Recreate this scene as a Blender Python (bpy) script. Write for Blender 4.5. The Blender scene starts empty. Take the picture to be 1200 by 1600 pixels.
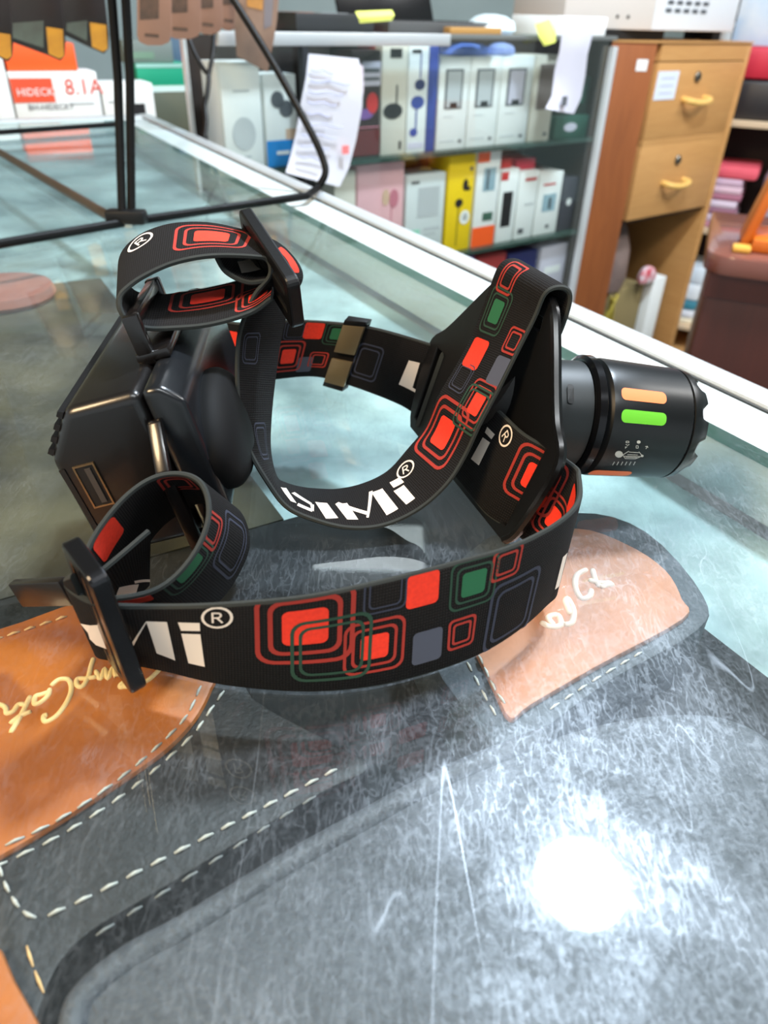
import bpy, bmesh, math, random
import numpy as np
from mathutils import Vector, Matrix
random.seed(7)
sc = bpy.context.scene
col = sc.collection

# ------------------------------------------------------------------ camera
F, TH, RL, H = 1130.0, math.radians(34.6), 0.03, 0.14      # focal length in px (1200x1600), pitch, roll, height over the glass
CP = np.array([0, 0, H])
FW = np.array([0, math.cos(TH), -math.sin(TH)])
UP0 = np.array([0, math.sin(TH), math.cos(TH)])
CX = np.array([math.cos(RL), 0, 0]) + math.sin(RL) * UP0
CY = np.array([-math.sin(RL), 0, 0]) + math.cos(RL) * UP0
cam_d = bpy.data.cameras.new('camera')
cam = bpy.data.objects.new('camera', cam_d)
col.objects.link(cam)
cam_d.sensor_fit = 'VERTICAL'
cam_d.sensor_height = 36
cam_d.lens = F / 1600 * 36
cam_d.clip_start = 0.01
cam_d.clip_end = 30
cam_d.dof.use_dof = True
cam_d.dof.focus_distance = 0.225
cam_d.dof.aperture_fstop = 16.0
cam.matrix_world = Matrix(((CX[0], CY[0], -FW[0], 0), (CX[1], CY[1], -FW[1], 0), (CX[2], CY[2], -FW[2], H), (0, 0, 0, 1)))
sc.camera = cam

def ray(p): return (p[0] - 600) / F * CX + (800 - p[1]) / F * CY + FW
def at(p, d): return CP + ray(p) * d
def onz(p, z=0.0):
    r = ray(p); return CP + r * ((z - H) / r[2])
def onplane(p, P, n):
    r = ray(p); return CP + r * (((P - CP) @ n) / (r @ n))

# ------------------------------------------------------------------ world, lights, exposure
w = bpy.data.worlds.new('shop_daylight'); sc.world = w
w.use_nodes = True
w.node_tree.nodes['Background'].inputs[0].default_value = (0.82, 0.93, 1.0, 1)
w.node_tree.nodes['Background'].inputs[1].default_value = 0.9
sc.view_settings.view_transform = 'Standard'
sc.view_settings.look = 'None'
sc.view_settings.exposure = 0.0
sc.view_settings.gamma = 1.0
sc.view_settings.use_curve_mapping = False

def area(name, loc, target, size, power, color, shape='DISK', sy=None):
    d = bpy.data.lights.new(name, 'AREA'); d.shape = shape; d.size = size
    if sy: d.size_y = sy
    d.energy = power; d.color = color
    o = bpy.data.objects.new(name, d); col.objects.link(o)
    o.location = loc
    o.rotation_euler = (Vector(target) - Vector(loc)).to_track_quat('-Z', 'Y').to_euler()
    return o
CEIL = 1.65
_r = ray((905, 1385)); _P = onz((905, 1385)); LEDP = _P + np.array([_r[0], _r[1], -_r[2]]) * ((CEIL - 0.03) / -_r[2])
area('ceiling_downlight_light', (LEDP[0], LEDP[1], CEIL - 0.068), (LEDP[0], LEDP[1], 0), 0.2, 62, (0.76, 0.88, 1.0))
area('right_fill_light', (2.3, 1.7, CEIL - 0.07), (1.2, 1.7, 0), 0.9, 32, (0.98, 0.98, 1.0), 'RECTANGLE', 0.3)  # added fill, kept out of the glass reflections, lights cabinet and case
area('aisle_fill_light', (1.6, 0.7, CEIL - 0.07), (1.4, 1.2, 0), 0.9, 28, (1.0, 0.97, 0.92), 'RECTANGLE', 0.3)  # added unseen lamp to brighten the wooden cabinet at the back
area('front_fill_light', (0.35, -0.45, CEIL - 0.06), (0.35, -0.2, 0), 1.2, 29, (0.93, 0.98, 1.0), 'RECTANGLE', 0.3)  # added unseen fill behind the camera for the case front
area('warm_lamp_light', (-0.75, -0.28, 0.92), (-0.05, 0.2, 0.02), 0.40, 20, (1.0, 0.72, 0.42))

# ------------------------------------------------------------------ helpers
def lin(c):
    return tuple(((x / 255) / 12.92 if x / 255 <= 0.04045 else ((x / 255 + 0.055) / 1.055) ** 2.4) for x in c) + (1,)
def nt(m): return m.node_tree.nodes, m.node_tree.links
MATS = {}
def mat(name, rgb, rough=0.5, metal=0.0, spec=0.5, noise=None, bump=None, wood=None, alpha=None, emit=None, trans=0.0, coat=0.0):
    if name in MATS: return MATS[name]
    m = bpy.data.materials.new(name); m.use_nodes = True
    N, Lk = nt(m); b = N['Principled BSDF']
    b.inputs['Base Color'].default_value = lin(rgb)
    b.inputs['Roughness'].default_value = rough
    b.inputs['Metallic'].default_value = metal
    b.inputs['Specular IOR Level'].default_value = spec
    b.inputs['Coat Weight'].default_value = coat
    if alpha is not None: b.inputs['Alpha'].default_value = alpha
    if emit:
        b.inputs['Emission Color'].default_value = lin(rgb); b.inputs['Emission Strength'].default_value = emit
    tc = N.new('ShaderNodeTexCoord')
    if noise:      # (scale, strength 0..1, second colour)
        t = N.new('ShaderNodeTexNoise'); t.inputs['Scale'].default_value = noise[0]; t.inputs['Detail'].default_value = 5
        mx = N.new('ShaderNodeMix'); mx.data_type = 'RGBA'
        mx.inputs[6].default_value = lin(rgb); mx.inputs[7].default_value = lin(noise[2])
        mr = N.new('ShaderNodeMapRange'); mr.inputs[1].default_value = 0.35; mr.inputs[2].default_value = 0.65
        mr.inputs[4].default_value = noise[1]
        Lk.new(tc.outputs['Object'], t.inputs['Vector']); Lk.new(t.outputs[0], mr.inputs[0]); Lk.new(mr.outputs[0], mx.inputs[0])
        Lk.new(mx.outputs[2], b.inputs['Base Color'])
    if wood:       # (second colour, scale vector)
        mp = N.new('ShaderNodeMapping'); mp.inputs['Scale'].default_value = wood[1]
        t = N.new('ShaderNodeTexNoise'); t.inputs['Scale'].default_value = 6; t.inputs['Detail'].default_value = 6; t.inputs['Distortion'].default_value = 1.2
        mx = N.new('ShaderNodeMix'); mx.data_type = 'RGBA'
        mx.inputs[6].default_value = lin(rgb); mx.inputs[7].default_value = lin(wood[0])
        Lk.new(tc.outputs['Object'], mp.inputs[0]); Lk.new(mp.outputs[0], t.inputs['Vector']); Lk.new(t.outputs[0], mx.inputs[0])
        Lk.new(mx.outputs[2], b.inputs['Base Color'])
    if bump:       # (scale, strength, distance)
        t = N.new('ShaderNodeTexNoise'); t.inputs['Scale'].default_value = bump[0]; t.inputs['Detail'].default_value = 3
        bp = N.new('ShaderNodeBump'); bp.inputs['Strength'].default_value = bump[1]; bp.inputs['Distance'].default_value = bump[2]
        Lk.new(tc.outputs['Object'], t.inputs['Vector']); Lk.new(t.outputs[0], bp.inputs['Height']); Lk.new(bp.outputs[0], b.inputs['Normal'])
    MATS[name] = m
    return m

WLOC = {}
def setprops(o, label=None, cat=None, group=None, kind=None):
    if label: o['label'] = label
    if cat: o['category'] = cat
    if group: o['group'] = group
    if kind: o['kind'] = kind
    return o
def link(o, loc, parent):
    col.objects.link(o); o.location = Vector(loc); WLOC[o.name] = Vector(loc)
    if parent is not None:
        o.parent = parent; o.matrix_parent_inverse = Matrix.Translation(-WLOC[parent.name])
    return o
def empty(name, loc, label, cat, group=None):
    o = bpy.data.objects.new(name, None); o.empty_display_size = 0.01
    link(o, loc, None); return setprops(o, label, cat, group)
def mesh(name, verts, faces, m, parent=None, smooth=False, midx=None, uvs=None, bevel=0, seg=2, label=None, cat=None, group=None, kind=None, autos=False):
    V = np.array([tuple(v) for v in verts], float)
    lo, hi = V.min(0), V.max(0); loc = np.array([(lo[0] + hi[0]) / 2, (lo[1] + hi[1]) / 2, lo[2]])
    me = bpy.data.meshes.new(name)
    me.from_pydata([tuple(v) for v in (V - loc)], [], [tuple(f) for f in faces])
    for x in (m if isinstance(m, (list, tuple)) else [m]): me.materials.append(x)
    if midx is not None: me.polygons.foreach_set('material_index', midx)
    if uvs is not None:
        uv = me.uv_layers.new(name='UVMap')
        for lp in me.loops: uv.data[lp.index].uv = uvs[lp.vertex_index]
    bm = bmesh.new(); bm.from_mesh(me)
    bmesh.ops.recalc_face_normals(bm, faces=bm.faces)
    if bevel:
        es = [e for e in bm.edges if len(e.link_faces) == 2 and e.calc_face_angle(0) > 0.5]
        bmesh.ops.bevel(bm, geom=es, offset=bevel, segments=seg, profile=0.5, affect='EDGES', clamp_overlap=True)
    bm.to_mesh(me); bm.free()
    if smooth or bevel:
        me.polygons.foreach_set('use_smooth', [True] * len(me.polygons))
        if bevel or autos:
            me.set_sharp_from_angle(angle=0.6)
    o = bpy.data.objects.new(name, me)
    link(o, loc, parent)
    return setprops(o, label, cat, group, kind)
def frame_box(c, ex, ey, ez, sx, sy, sz):
    """verts, faces of a box centred at c with axes ex, ey, ez and full sizes"""
    c = np.array(c, float); ex, ey, ez = (np.array(e, float) for e in (ex, ey, ez))
    v = [c + ex * sx * a / 2 + ey * sy * b / 2 + ez * sz * d / 2 for d in (-1, 1) for b in (-1, 1) for a in (-1, 1)]
    f = [(0, 2, 3, 1), (4, 5, 7, 6), (0, 1, 5, 4), (2, 6, 7, 3), (0, 4, 6, 2), (1, 3, 7, 5)]
    return v, f
XX, YY, ZZ = np.eye(3)
def box(name, c, s, m, parent=None, ax=(XX, YY, ZZ), **k):
    v, f = frame_box(c, *ax, *s); return mesh(name, v, f, m, parent, **k)
def join(parts):
    V, Fc = [], []
    for v, f in parts:
        n = len(V); V += list(v); Fc += [tuple(i + n for i in q) for q in f]
    return V, Fc
def prism(poly, O, ex, ey, ez, d0, d1):
    """poly in (ex,ey), extruded along ez from d0 to d1"""
    n = len(poly); O = np.array(O)
    v = [O + ex * x + ey * y + ez * d for d in (d0, d1) for x, y in poly]
    f = [tuple(range(n)), tuple(range(2 * n - 1, n - 1, -1))] + [(i, (i + 1) % n, n + (i + 1) % n, n + i) for i in range(n)]
    return v, f
def tube_vf(pts, r, seg=10, closed=False):
    P = [np.array(p, float) for p in pts]; n = len(P); V, Fc = [], []
    prev = None
    for i in range(n):
        a = P[(i - 1) % n] if (i or closed) else P[0]; b = P[(i + 1) % n] if (i < n - 1 or closed) else P[-1]
        t = b - a; t = t / np.linalg.norm(t)
        if prev is None:
            x = np.cross(t, ZZ if abs(t[2]) < 0.9 else XX)
        else:
            x = prev - t * (prev @ t)
        x = x / np.linalg.norm(x); prev = x; y = np.cross(t, x)
        rr = r[i] if isinstance(r, (list, tuple)) else r
        V += [P[i] + rr * (math.cos(2 * math.pi * k / seg) * x + math.sin(2 * math.pi * k / seg) * y) for k in range(seg)]
    for i in range(n if closed else n - 1):
        for k in range(seg):
            j = (i + 1) % n
            Fc.append((i * seg + k, i * seg + (k + 1) % seg, j * seg + (k + 1) % seg, j * seg + k))
    if not closed:
        Fc.append(tuple(range(seg - 1, -1, -1))); Fc.append(tuple(range((n - 1) * seg, n * seg)))
    return V, Fc
def tube(name, pts, r, m, parent=None, seg=10, closed=False, **k):
    v, f = tube_vf(pts, r, seg, closed); return mesh(name, v, f, m, parent, smooth=True, autos=True, **k)
def crom(P, k=8):
    """Catmull-Rom through points"""
    P = [np.array(p, float) for p in P]; out = []
    for i in range(len(P) - 1):
        p0 = P[i - 1] if i else 2 * P[0] - P[1]; p3 = P[i + 2] if i + 2 < len(P) else 2 * P[-1] - P[-2]
        for j in range(k):
            t = j / k
            out.append(0.5 * (2 * P[i] + (P[i + 1] - p0) * t + (2 * p0 - 5 * P[i] + 4 * P[i + 1] - p3) * t * t + (3 * P[i] - p0 - 3 * P[i + 1] + p3) * t ** 3))
    out.append(P[-1]); return out
def lathe_vf(prof, O, a, seg=48, cap=True):
    """prof: (t, r) along axis a from O"""
    a = a / np.linalg.norm(a); x = np.cross(a, ZZ if abs(a[2]) < .95 else XX); x /= np.linalg.norm(x); y = np.cross(x, a)
    V, Fc = [], []
    for t, r in prof:
        V += [O + a * t + r * (math.cos(2 * math.pi * k / seg) * x + math.sin(2 * math.pi * k / seg) * y) for k in range(seg)]
    n = len(prof)
    for i in range(n - 1):
        for k in range(seg):
            Fc.append((i * seg + k, i * seg + (k + 1) % seg, (i + 1) * seg + (k + 1) % seg, (i + 1) * seg + k))
    if cap: Fc += [tuple(range(seg)), tuple(range((n - 1) * seg, n * seg))]
    return V, Fc
def flat2d(outline, holes, O, ex, ey, ez, thick, bevel=0.0):
    """verts, faces of a plate with holes, filled as a 2D curve"""
    cu = bpy.data.curves.new('tmp', 'CURVE'); cu.dimensions = '2D'; cu.fill_mode = 'BOTH'
    cu.extrude = thick / 2 * 1000 - bevel * 1000; cu.bevel_depth = bevel * 1000; cu.bevel_resolution = 1
    for pl in [outline] + list(holes):
        s = cu.splines.new('POLY'); s.points.add(len(pl) - 1); s.use_cyclic_u = True
        for p, q in zip(s.points, pl): p.co = (q[0] * 1000, q[1] * 1000, 0, 1)
    ob = bpy.data.objects.new('tmp', cu); col.objects.link(ob)
    dg = bpy.context.evaluated_depsgraph_get()
    me = bpy.data.meshes.new_from_object(ob.evaluated_get(dg))
    V = [np.array(O) + (ex * v.co.x + ey * v.co.y + ez * v.co.z) / 1000 for v in me.vertices]
    Fc = [tuple(p.vertices) for p in me.polygons]
    bpy.data.objects.remove(ob); bpy.data.curves.remove(cu); bpy.data.meshes.remove(me)
    return V, Fc
def rrect(cx, cy, hx, hy, r, k=5, sub=0):
    r = min(r, hx * 0.999, hy * 0.999); out = []
    for (sx, sy, a0) in ((1, 1, 0), (-1, 1, 90), (-1, -1, 180), (1, -1, 270)):
        for j in range(k + 1):
            a = math.radians(a0 + 90 * j / k)
            out.append((cx + sx * (hx - r) + r * math.cos(a), cy + sy * (hy - r) + r * math.sin(a)))
    if sub:
        o2 = []
        for i, p in enumerate(out):
            q = out[(i + 1) % len(out)]
            m_ = sub if i % (k + 1) == k else 1
            o2 += [(p[0] + (q[0] - p[0]) * j / m_, p[1] + (q[1] - p[1]) * j / m_) for j in range(m_)]
        out = o2
    return out
def text_vf(s, O, ex, ey, ez, size, align='LEFT', shear=0.0):
    cu = bpy.data.curves.new('tmp', 'FONT'); cu.body = s; cu.size = 1.0; cu.align_x = align; cu.shear = shear; cu.resolution_u = 2
    ob = bpy.data.objects.new('tmp', cu); col.objects.link(ob)
    dg = bpy.context.evaluated_depsgraph_get()
    me = bpy.data.meshes.new_from_object(ob.evaluated_get(dg))
    V = [np.array(O) + (ex * v.co.x + ey * v.co.y) * size for v in me.vertices]
    Fc = [tuple(p.vertices) for p in me.polygons]
    bpy.data.objects.remove(ob); bpy.data.curves.remove(cu); bpy.data.meshes.remove(me)
    return V, Fc
def unit(v):
    v = np.array(v, float); return v / np.linalg.norm(v)

# ------------------------------------------------------------------ materials of the setting
def glass_material(name, scratched):
    m = bpy.data.materials.new(name); m.use_nodes = True
    N, Lk = nt(m); N.remove(N['Principled BSDF']); out = N['Material Output']
    tr = N.new('ShaderNodeBsdfTransparent'); tr.inputs[0].default_value = (0.95, 0.97, 0.965, 1)
    gl = N.new('ShaderNodeBsdfGlossy'); gl.inputs['Roughness'].default_value = 0.02; gl.inputs[0].default_value = (0.93, 1, 0.99, 1)
    fr = N.new('ShaderNodeFresnel')
    gm = N.new('ShaderNodeNewGeometry'); io = N.new('ShaderNodeMapRange')      # same reflectance on both faces of the thin sheet
    io.inputs[3].default_value = 1.5; io.inputs[4].default_value = 1 / 1.5
    Lk.new(gm.outputs['Backfacing'], io.inputs[0]); Lk.new(io.outputs[0], fr.inputs[0])
    mx = N.new('ShaderNodeMixShader')
    Lk.new(fr.outputs[0], mx.inputs[0]); Lk.new(tr.outputs[0], mx.inputs[1]); Lk.new(gl.outputs[0], mx.inputs[2])
    last = mx
    if scratched:
        tc = N.new('ShaderNodeTexCoord')
        def lines(scale, width, rot, stretch, detail, thr, dist=0.4):
            mp = N.new('ShaderNodeMapping'); mp.inputs['Rotation'].default_value = (0, 0, rot); mp.inputs['Scale'].default_value = (1, stretch, 1)
            t = N.new('ShaderNodeTexNoise'); t.inputs['Scale'].default_value = scale; t.inputs['Detail'].default_value = detail; t.inputs['Distortion'].default_value = dist
            Lk.new(tc.outputs['Object'], mp.inputs[0]); Lk.new(mp.outputs[0], t.inputs['Vector'])
            s = N.new('ShaderNodeMath'); s.operation = 'SUBTRACT'; s.inputs[1].default_value = 0.5; Lk.new(t.outputs[0], s.inputs[0])
            a = N.new('ShaderNodeMath'); a.operation = 'ABSOLUTE'; Lk.new(s.outputs[0], a.inputs[0])
            r = N.new('ShaderNodeMapRange'); r.inputs[1].default_value = 0; r.inputs[2].default_value = width; r.inputs[3].default_value = 1; r.inputs[4].default_value = 0
            Lk.new(a.outputs[0], r.inputs[0])
            # break the lines up with a coarse mask
            g = N.new('ShaderNodeTexNoise'); g.inputs['Scale'].default_value = scale * 0.45; g.inputs['Detail'].default_value = 2
            Lk.new(mp.outputs[0], g.inputs['Vector'])
            r2 = N.new('ShaderNodeMapRange'); r2.inputs[1].default_value = thr; r2.inputs[2].default_value = thr + 0.12
            Lk.new(g.outputs[0], r2.inputs[0])
            q = N.new('ShaderNodeMath'); q.operation = 'MULTIPLY'; Lk.new(r.outputs[0], q.inputs[0]); Lk.new(r2.outputs[0], q.inputs[1])
            return q
        def add(a, b, op='ADD'):
            q = N.new('ShaderNodeMath'); q.operation = op; Lk.new(a.outputs[0], q.inputs[0])
            if isinstance(b, float): q.inputs[1].default_value = b
            else: Lk.new(b.outputs[0], q.inputs[1])
            return q
        ls = [lines(90, 0.0045, 0.3, 0.07, 0.0, 0.60, 0.2), lines(105, 0.0045, 1.25, 0.07, 0.0, 0.60, 0.2), lines(98, 0.0045, -0.75, 0.07, 0.0, 0.60, 0.2), lines(110, 0.005, 2.0, 0.08, 0.0, 0.60, 0.2)]
        fib = [lines(300, 0.030, 0.5, 0.35, 1.5, 0.40, 0.5), lines(330, 0.030, 1.7, 0.35, 1.5, 0.40, 0.5), lines(380, 0.030, -0.6, 0.30, 1.5, 0.40, 0.5), lines(290, 0.026, 1.1, 0.22, 1.0, 0.42, 0.3)]
        fa = fib[0]
        for x in fib[1:]: fa = add(fa, x, 'MAXIMUM')
        acc = ls[0]
        for x in ls[1:]: acc = add(acc, x, 'MAXIMUM')
        # fine wiped-dust fuzz
        fz = N.new('ShaderNodeTexNoise'); fz.inputs['Scale'].default_value = 420; fz.inputs['Detail'].default_value = 4; fz.inputs['Distortion'].default_value = 1.5
        Lk.new(tc.outputs['Object'], fz.inputs['Vector'])
        fm = N.new('ShaderNodeMapRange'); fm.inputs[1].default_value = 0.42; fm.inputs[2].default_value = 0.75; fm.inputs[4].default_value = 0.20
        Lk.new(fz.outputs[0], fm.inputs[0])
        cl = N.new('ShaderNodeTexNoise'); cl.inputs['Scale'].default_value = 22; cl.inputs['Detail'].default_value = 6; cl.inputs['Distortion'].default_value = 0.8
        Lk.new(tc.outputs['Object'], cl.inputs['Vector'])
        cm = N.new('ShaderNodeMapRange'); cm.inputs[1].default_value = 0.38; cm.inputs[2].default_value = 0.68; cm.inputs[3].default_value = 0.025; cm.inputs[4].default_value = 0.13
        Lk.new(cl.outputs[0], cm.inputs[0])
        s1 = add(add(acc, 0.17, 'MULTIPLY'), add(add(fa, 0.8, 'MULTIPLY'), cm, 'MULTIPLY')); s2 = add(add(fm, 0.15, 'MULTIPLY'), add(cm, 0.42, 'MULTIPLY')); s3 = add(s1, s2)
        df = N.new('ShaderNodeBsdfDiffuse'); df.inputs[0].default_value = (0.78, 0.86, 0.92, 1)
        rg = N.new('ShaderNodeBsdfGlossy'); rg.inputs['Roughness'].default_value = 0.34; rg.inputs[0].default_value = (0.85, 0.92, 1, 1)
        m2 = N.new('ShaderNodeMixShader'); m2.inputs[0].default_value = 0.75
        Lk.new(df.outputs[0], m2.inputs[1]); Lk.new(rg.outputs[0], m2.inputs[2])
        m3 = N.new('ShaderNodeMixShader'); Lk.new(s3.outputs[0], m3.inputs[0]); Lk.new(mx.outputs[0], m3.inputs[1]); Lk.new(m2.outputs[0], m3.inputs[2])
        last = m3
    Lk.new(last.outputs[0], out.inputs['Surface'])
    return m
M_glass_top = glass_material('scratched_counter_glass', True)
M_glass = glass_material('clear_glass', False)
M_glass_edge = mat('green_glass_edge', (70, 110, 100), 0.2)
M_alu = mat('brushed_aluminium', (222, 226, 228), 0.38, 0.65, bump=(400, 0.05, 0.001))
M_alu_white = mat('white_frame_strip', (205, 216, 217), 0.3)
M_black_gloss = mat('black_gloss_plastic', (14, 14, 15), 0.22)
M_black = mat('black_plastic', (8, 8, 9), 0.42, spec=0.35, bump=(900, 0.04, 0.0005))
M_black_matt = mat('black_matt_plastic', (12, 12, 13), 0.6)
M_rail_dark = mat('dark_seal', (40, 44, 44), 0.6)

# ------------------------------------------------------------------ the room
floor = mesh('floor', [(-4, -3, -0.92), (5, -3, -0.92), (5, 5, -0.92), (-4, 5, -0.92), (-4, -3, -0.98), (5, -3, -0.98), (5, 5, -0.98), (-4, 5, -0.98)],
     [(0, 1, 2, 3), (7, 6, 5, 4), (0, 4, 5, 1), (1, 5, 6, 2), (2, 6, 7, 3), (3, 7, 4, 0)], mat('grey_floor_tiles', (120, 116, 110), 0.35, noise=(6, 0.5, (95, 92, 88))), kind='structure')
mesh('ceiling', [(-4, -3, CEIL), (5, -3, CEIL), (5, 5, CEIL), (-4, 5, CEIL), (-4, -3, CEIL + .05), (5, -3, CEIL + .05), (5, 5, CEIL + .05), (-4, 5, CEIL + .05)],
     [(0, 1, 2, 3), (7, 6, 5, 4), (0, 4, 5, 1), (1, 5, 6, 2), (2, 6, 7, 3), (3, 7, 4, 0)], mat('dull_white_ceiling', (158, 168, 174), 0.8, noise=(2.2, 0.8, (96, 104, 110))), kind='structure')
box('wall_back', (0.5, 4.6, 0.35), (9, 0.1, 2.6), mat('pale_wall', (206, 224, 224), 0.8, noise=(3, 0.4, (180, 200, 200))), kind='structure')
box('added_wall_left', (-1.5, 1.65, 0.35), (0.1, 1.7, 2.6), mat('olive_reflection_wall', (176, 164, 122), 0.8, noise=(2.2, 1.0, (40, 36, 28))), kind='structure')  # unseen wall added to darken and warm reflections in the left glass
box('wall_right', (4.3, 1.0, 0.35), (0.1, 7.1, 2.6), MATS['pale_wall'], kind='structure')

def lamp_fixture(name, c, label, sx, sy, disk):
    e = empty(name, (c[0], c[1], CEIL - 0.05), label, 'ceiling light')
    if disk:
        v, f = lathe_vf([(0, sx * .5 + .02), (.02, sx * .5 + .025), (.05, sx * .5 + .02)], np.array([c[0], c[1], CEIL - 0.05]), ZZ, 32)
        mesh('housing', v, f, M_alu_white, e, smooth=True, autos=True)
        v, f = lathe_vf([(-.012, sx * .49), (-.002, sx * .5)], np.array([c[0], c[1], CEIL - 0.05]), ZZ, 32)
        mesh('diffuser', v, f, mat('lit_diffuser', (245, 250, 255), 0.5, emit=30), e)
    else:
        box('housing', (c[0], c[1], CEIL - 0.025), (sx + .04, sy + .04, .05), M_alu_white, e)
        box('diffuser', (c[0], c[1], CEIL - 0.056), (sx, sy, .008), mat('lit_panel', (245, 250, 255), 0.5, emit=6), e)
lamp_fixture('ceiling_downlight', LEDP, 'round white LED downlight mirrored in the glass counter', 0.22, 0.22, True)
lamp_fixture('ceiling_panel_light', (0.35, -0.45), 'added unseen long ceiling light panel for fill from the front', 1.2, .3, False)
lamp_fixture('ceiling_panel_light', (-0.05, 2.28), 'short ceiling light panel mirrored behind the front strap', .42, .3, False)
lamp_fixture('ceiling_panel_light', (2.3, 1.7), 'added unseen ceiling light panel for fill from the right', .9, .3, False)
lamp_fixture('ceiling_panel_light', (1.6, 0.7), 'added unseen ceiling light panel brightening the drawer cabinet', .9, .3, False)

# ------------------------------------------------------------------ glass counter
E0 = onz((1200, 636)); E1 = onz((223, 182)); cv = unit(E1 - E0); cu_ = np.array([cv[1], -cv[0], 0.])
def cpt(u, v, z): return E0 + cu_ * u + cv * v + np.array([0, 0, z])      # u: outwards from the aisle edge, v: along it
LEN = float(np.linalg.norm(E1 - E0)); WID = 0.75; VN = -0.55
counter = empty('glass_counter', cpt(-WID / 2, 0.2, -0.9), 'long glass-topped shop counter with white aluminium frame under the headlamp', 'counter')
T_G = 0.006
def cbox(name, u0, u1, v0, v1, z0, z1, m, parent=counter, **k):
    return box(name, cpt((u0 + u1) / 2, (v0 + v1) / 2, (z0 + z1) / 2), (u1 - u0, v1 - v0, z1 - z0), m, parent, ax=(cu_, cv, ZZ), **k)
v, f = frame_box(cpt((-WID - 0.036) / 2, (VN + LEN - .016) / 2, -T_G / 2), cu_, cv, ZZ, WID - 0.036, LEN - VN - .016, T_G)
mesh('glass_top', v, f, [M_glass_top, M_glass, M_glass_edge], counter, midx=[1, 0, 2, 2, 2, 2], label='scratched clear glass sheet')
cbox('aisle_rail', -0.0035, 0.012, VN, LEN + 0.012, -0.032, 0.0025, M_alu, bevel=0.0015)
cbox('rail_seal', -0.0052, -0.0032, VN, LEN, -0.02, 0.0004, M_rail_dark)
cbox('frame_ledge', -0.0355, -0.0055, VN, LEN, -0.03, -0.0002, M_alu_white, bevel=0.0006)
cbox('end_rail', -WID, -0.0035, LEN - 0.016, LEN + 0.004, -0.032, 0.0025, M_alu, bevel=0.0015)
cbox('end_ledge', -WID, -0.0355, LEN - 0.042, LEN - 0.0165, -0.03, -T_G - 0.0006, mat('pale_blue_strip', (180, 205, 215), 0.4))
cbox('side_panel', -0.0036, 0.006, VN, LEN, -0.9, -0.033, mat('counter_panel_white', (205, 208, 208), 0.5))
cbox('end_panel', -WID, -0.004, LEN - .01, LEN, -0.9, -0.033, MATS['counter_panel_white'])
tray = cbox('display_shelf', -WID, -0.037, VN, LEN - .045, -0.05, -0.034,
     mat('reflection_mottled_board', (186, 212, 212), 0.5, noise=(13, 1.0, (84, 106, 110))), bevel=0.001)  # teal mottling paints in the hazy ceiling reflection of the glass

cbox('dark_reflection_mat', -WID + .02, -0.105, VN + .01, 0.06, -0.0338, -0.032, mat('dark_reflection_black', (16, 19, 20), 0.9), None, label='added black mat standing in for the dark reflection in the near glass', cat='mat')  # dark sheet added where the near glass only reflects darkness
cbox('dark_reflection_mat', -WID + .02, -0.208, 0.061, 0.42, -0.0338, -0.032, mat('olive_reflection_tint', (30, 31, 26), 0.9, noise=(14, 1.0, (86, 82, 62))), None, label='added olive mat standing in for dark and warm reflections in the left glass', cat='mat')  # olive patches paint in dark and warm reflections of the left glass
v, f = lathe_vf([(0, .034), (.003, .036), (.008, .034)], onz((4, 466), -.0315), ZZ, 36); mesh('pink_reflection_disc', v, f, mat('dusky_pink_reflection', (176, 112, 96), .6, noise=(30, .5, (150, 92, 80))), None, smooth=True, autos=True, label='added dusky pink disc standing in for a pink reflection in the glass', cat='reflection patch')  # pink disc added in place of a reflection in the glass
# ------------------------------------------------------------------ wallets under the glass
ZT = -0.0085       # top of the wallets, just below the glass
M_leather_black = mat('black_leather', (10, 11, 12), 0.55, noise=(30, 0.6, (26, 29, 30)), bump=(700, 0.35, 0.0006))
M_leather_grey = mat('grey_leather', (72, 77, 84), 0.6, noise=(500, 0.7, (52, 56, 63)), bump=(900, 0.6, 0.0007))
M_tan = mat('tan_leather', (180, 100, 24), 0.5, noise=(28, 0.7, (142, 72, 14)), bump=(500, 0.15, 0.0004))
M_thread = mat('white_thread', (186, 188, 182), 0.8)
M_thread_tan = mat('cream_thread', (222, 184, 128), 0.8)
M_emboss = mat('cream_print', (243, 214, 150), 0.6)
def slab(name, px, ztop, thick, m, parent, bevel=0.0012, **k):
    P = [onz(p, ztop) for p in px]
    n = len(P); O = np.array([0, 0, 0.])
    v, f = prism([(p[0], p[1]) for p in P], O, XX, YY, ZZ, ztop - thick, ztop)
    return mesh(name, v, f, m, parent, bevel=bevel, **k)
def smooth_px(px, k=6): return [tuple(q) for q in crom(px, k)]
def stitches(name, px, z, m, parent, dash=0.0032, gap=0.0018, wd=0.0007):
    P = crom([onz(p, z) for p in px], 12); parts = []
    L = [0]
    for a, b in zip(P, P[1:]): L.append(L[-1] + np.linalg.norm(b - a))
    def pt(s):
        i = min(max(np.searchsorted(L, s) - 1, 0), len(P) - 2); t = (s - L[i]) / max(L[i + 1] - L[i], 1e-9); return P[i] + (P[i + 1] - P[i]) * t
    s = 0
    while s + dash < L[-1]:
        jit = random.uniform(-.0003, .0003)
        parts.append(tube_vf([pt(s), pt(s + dash / 2) + np.array([0, 0, wd * .7]), pt(s + dash + jit)], [wd * .6, wd, wd * .6], 5)); s += dash + gap + jit
    v, f = join(parts); return mesh(name, v, f, m, parent, smooth=True, kind='stuff')
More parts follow.
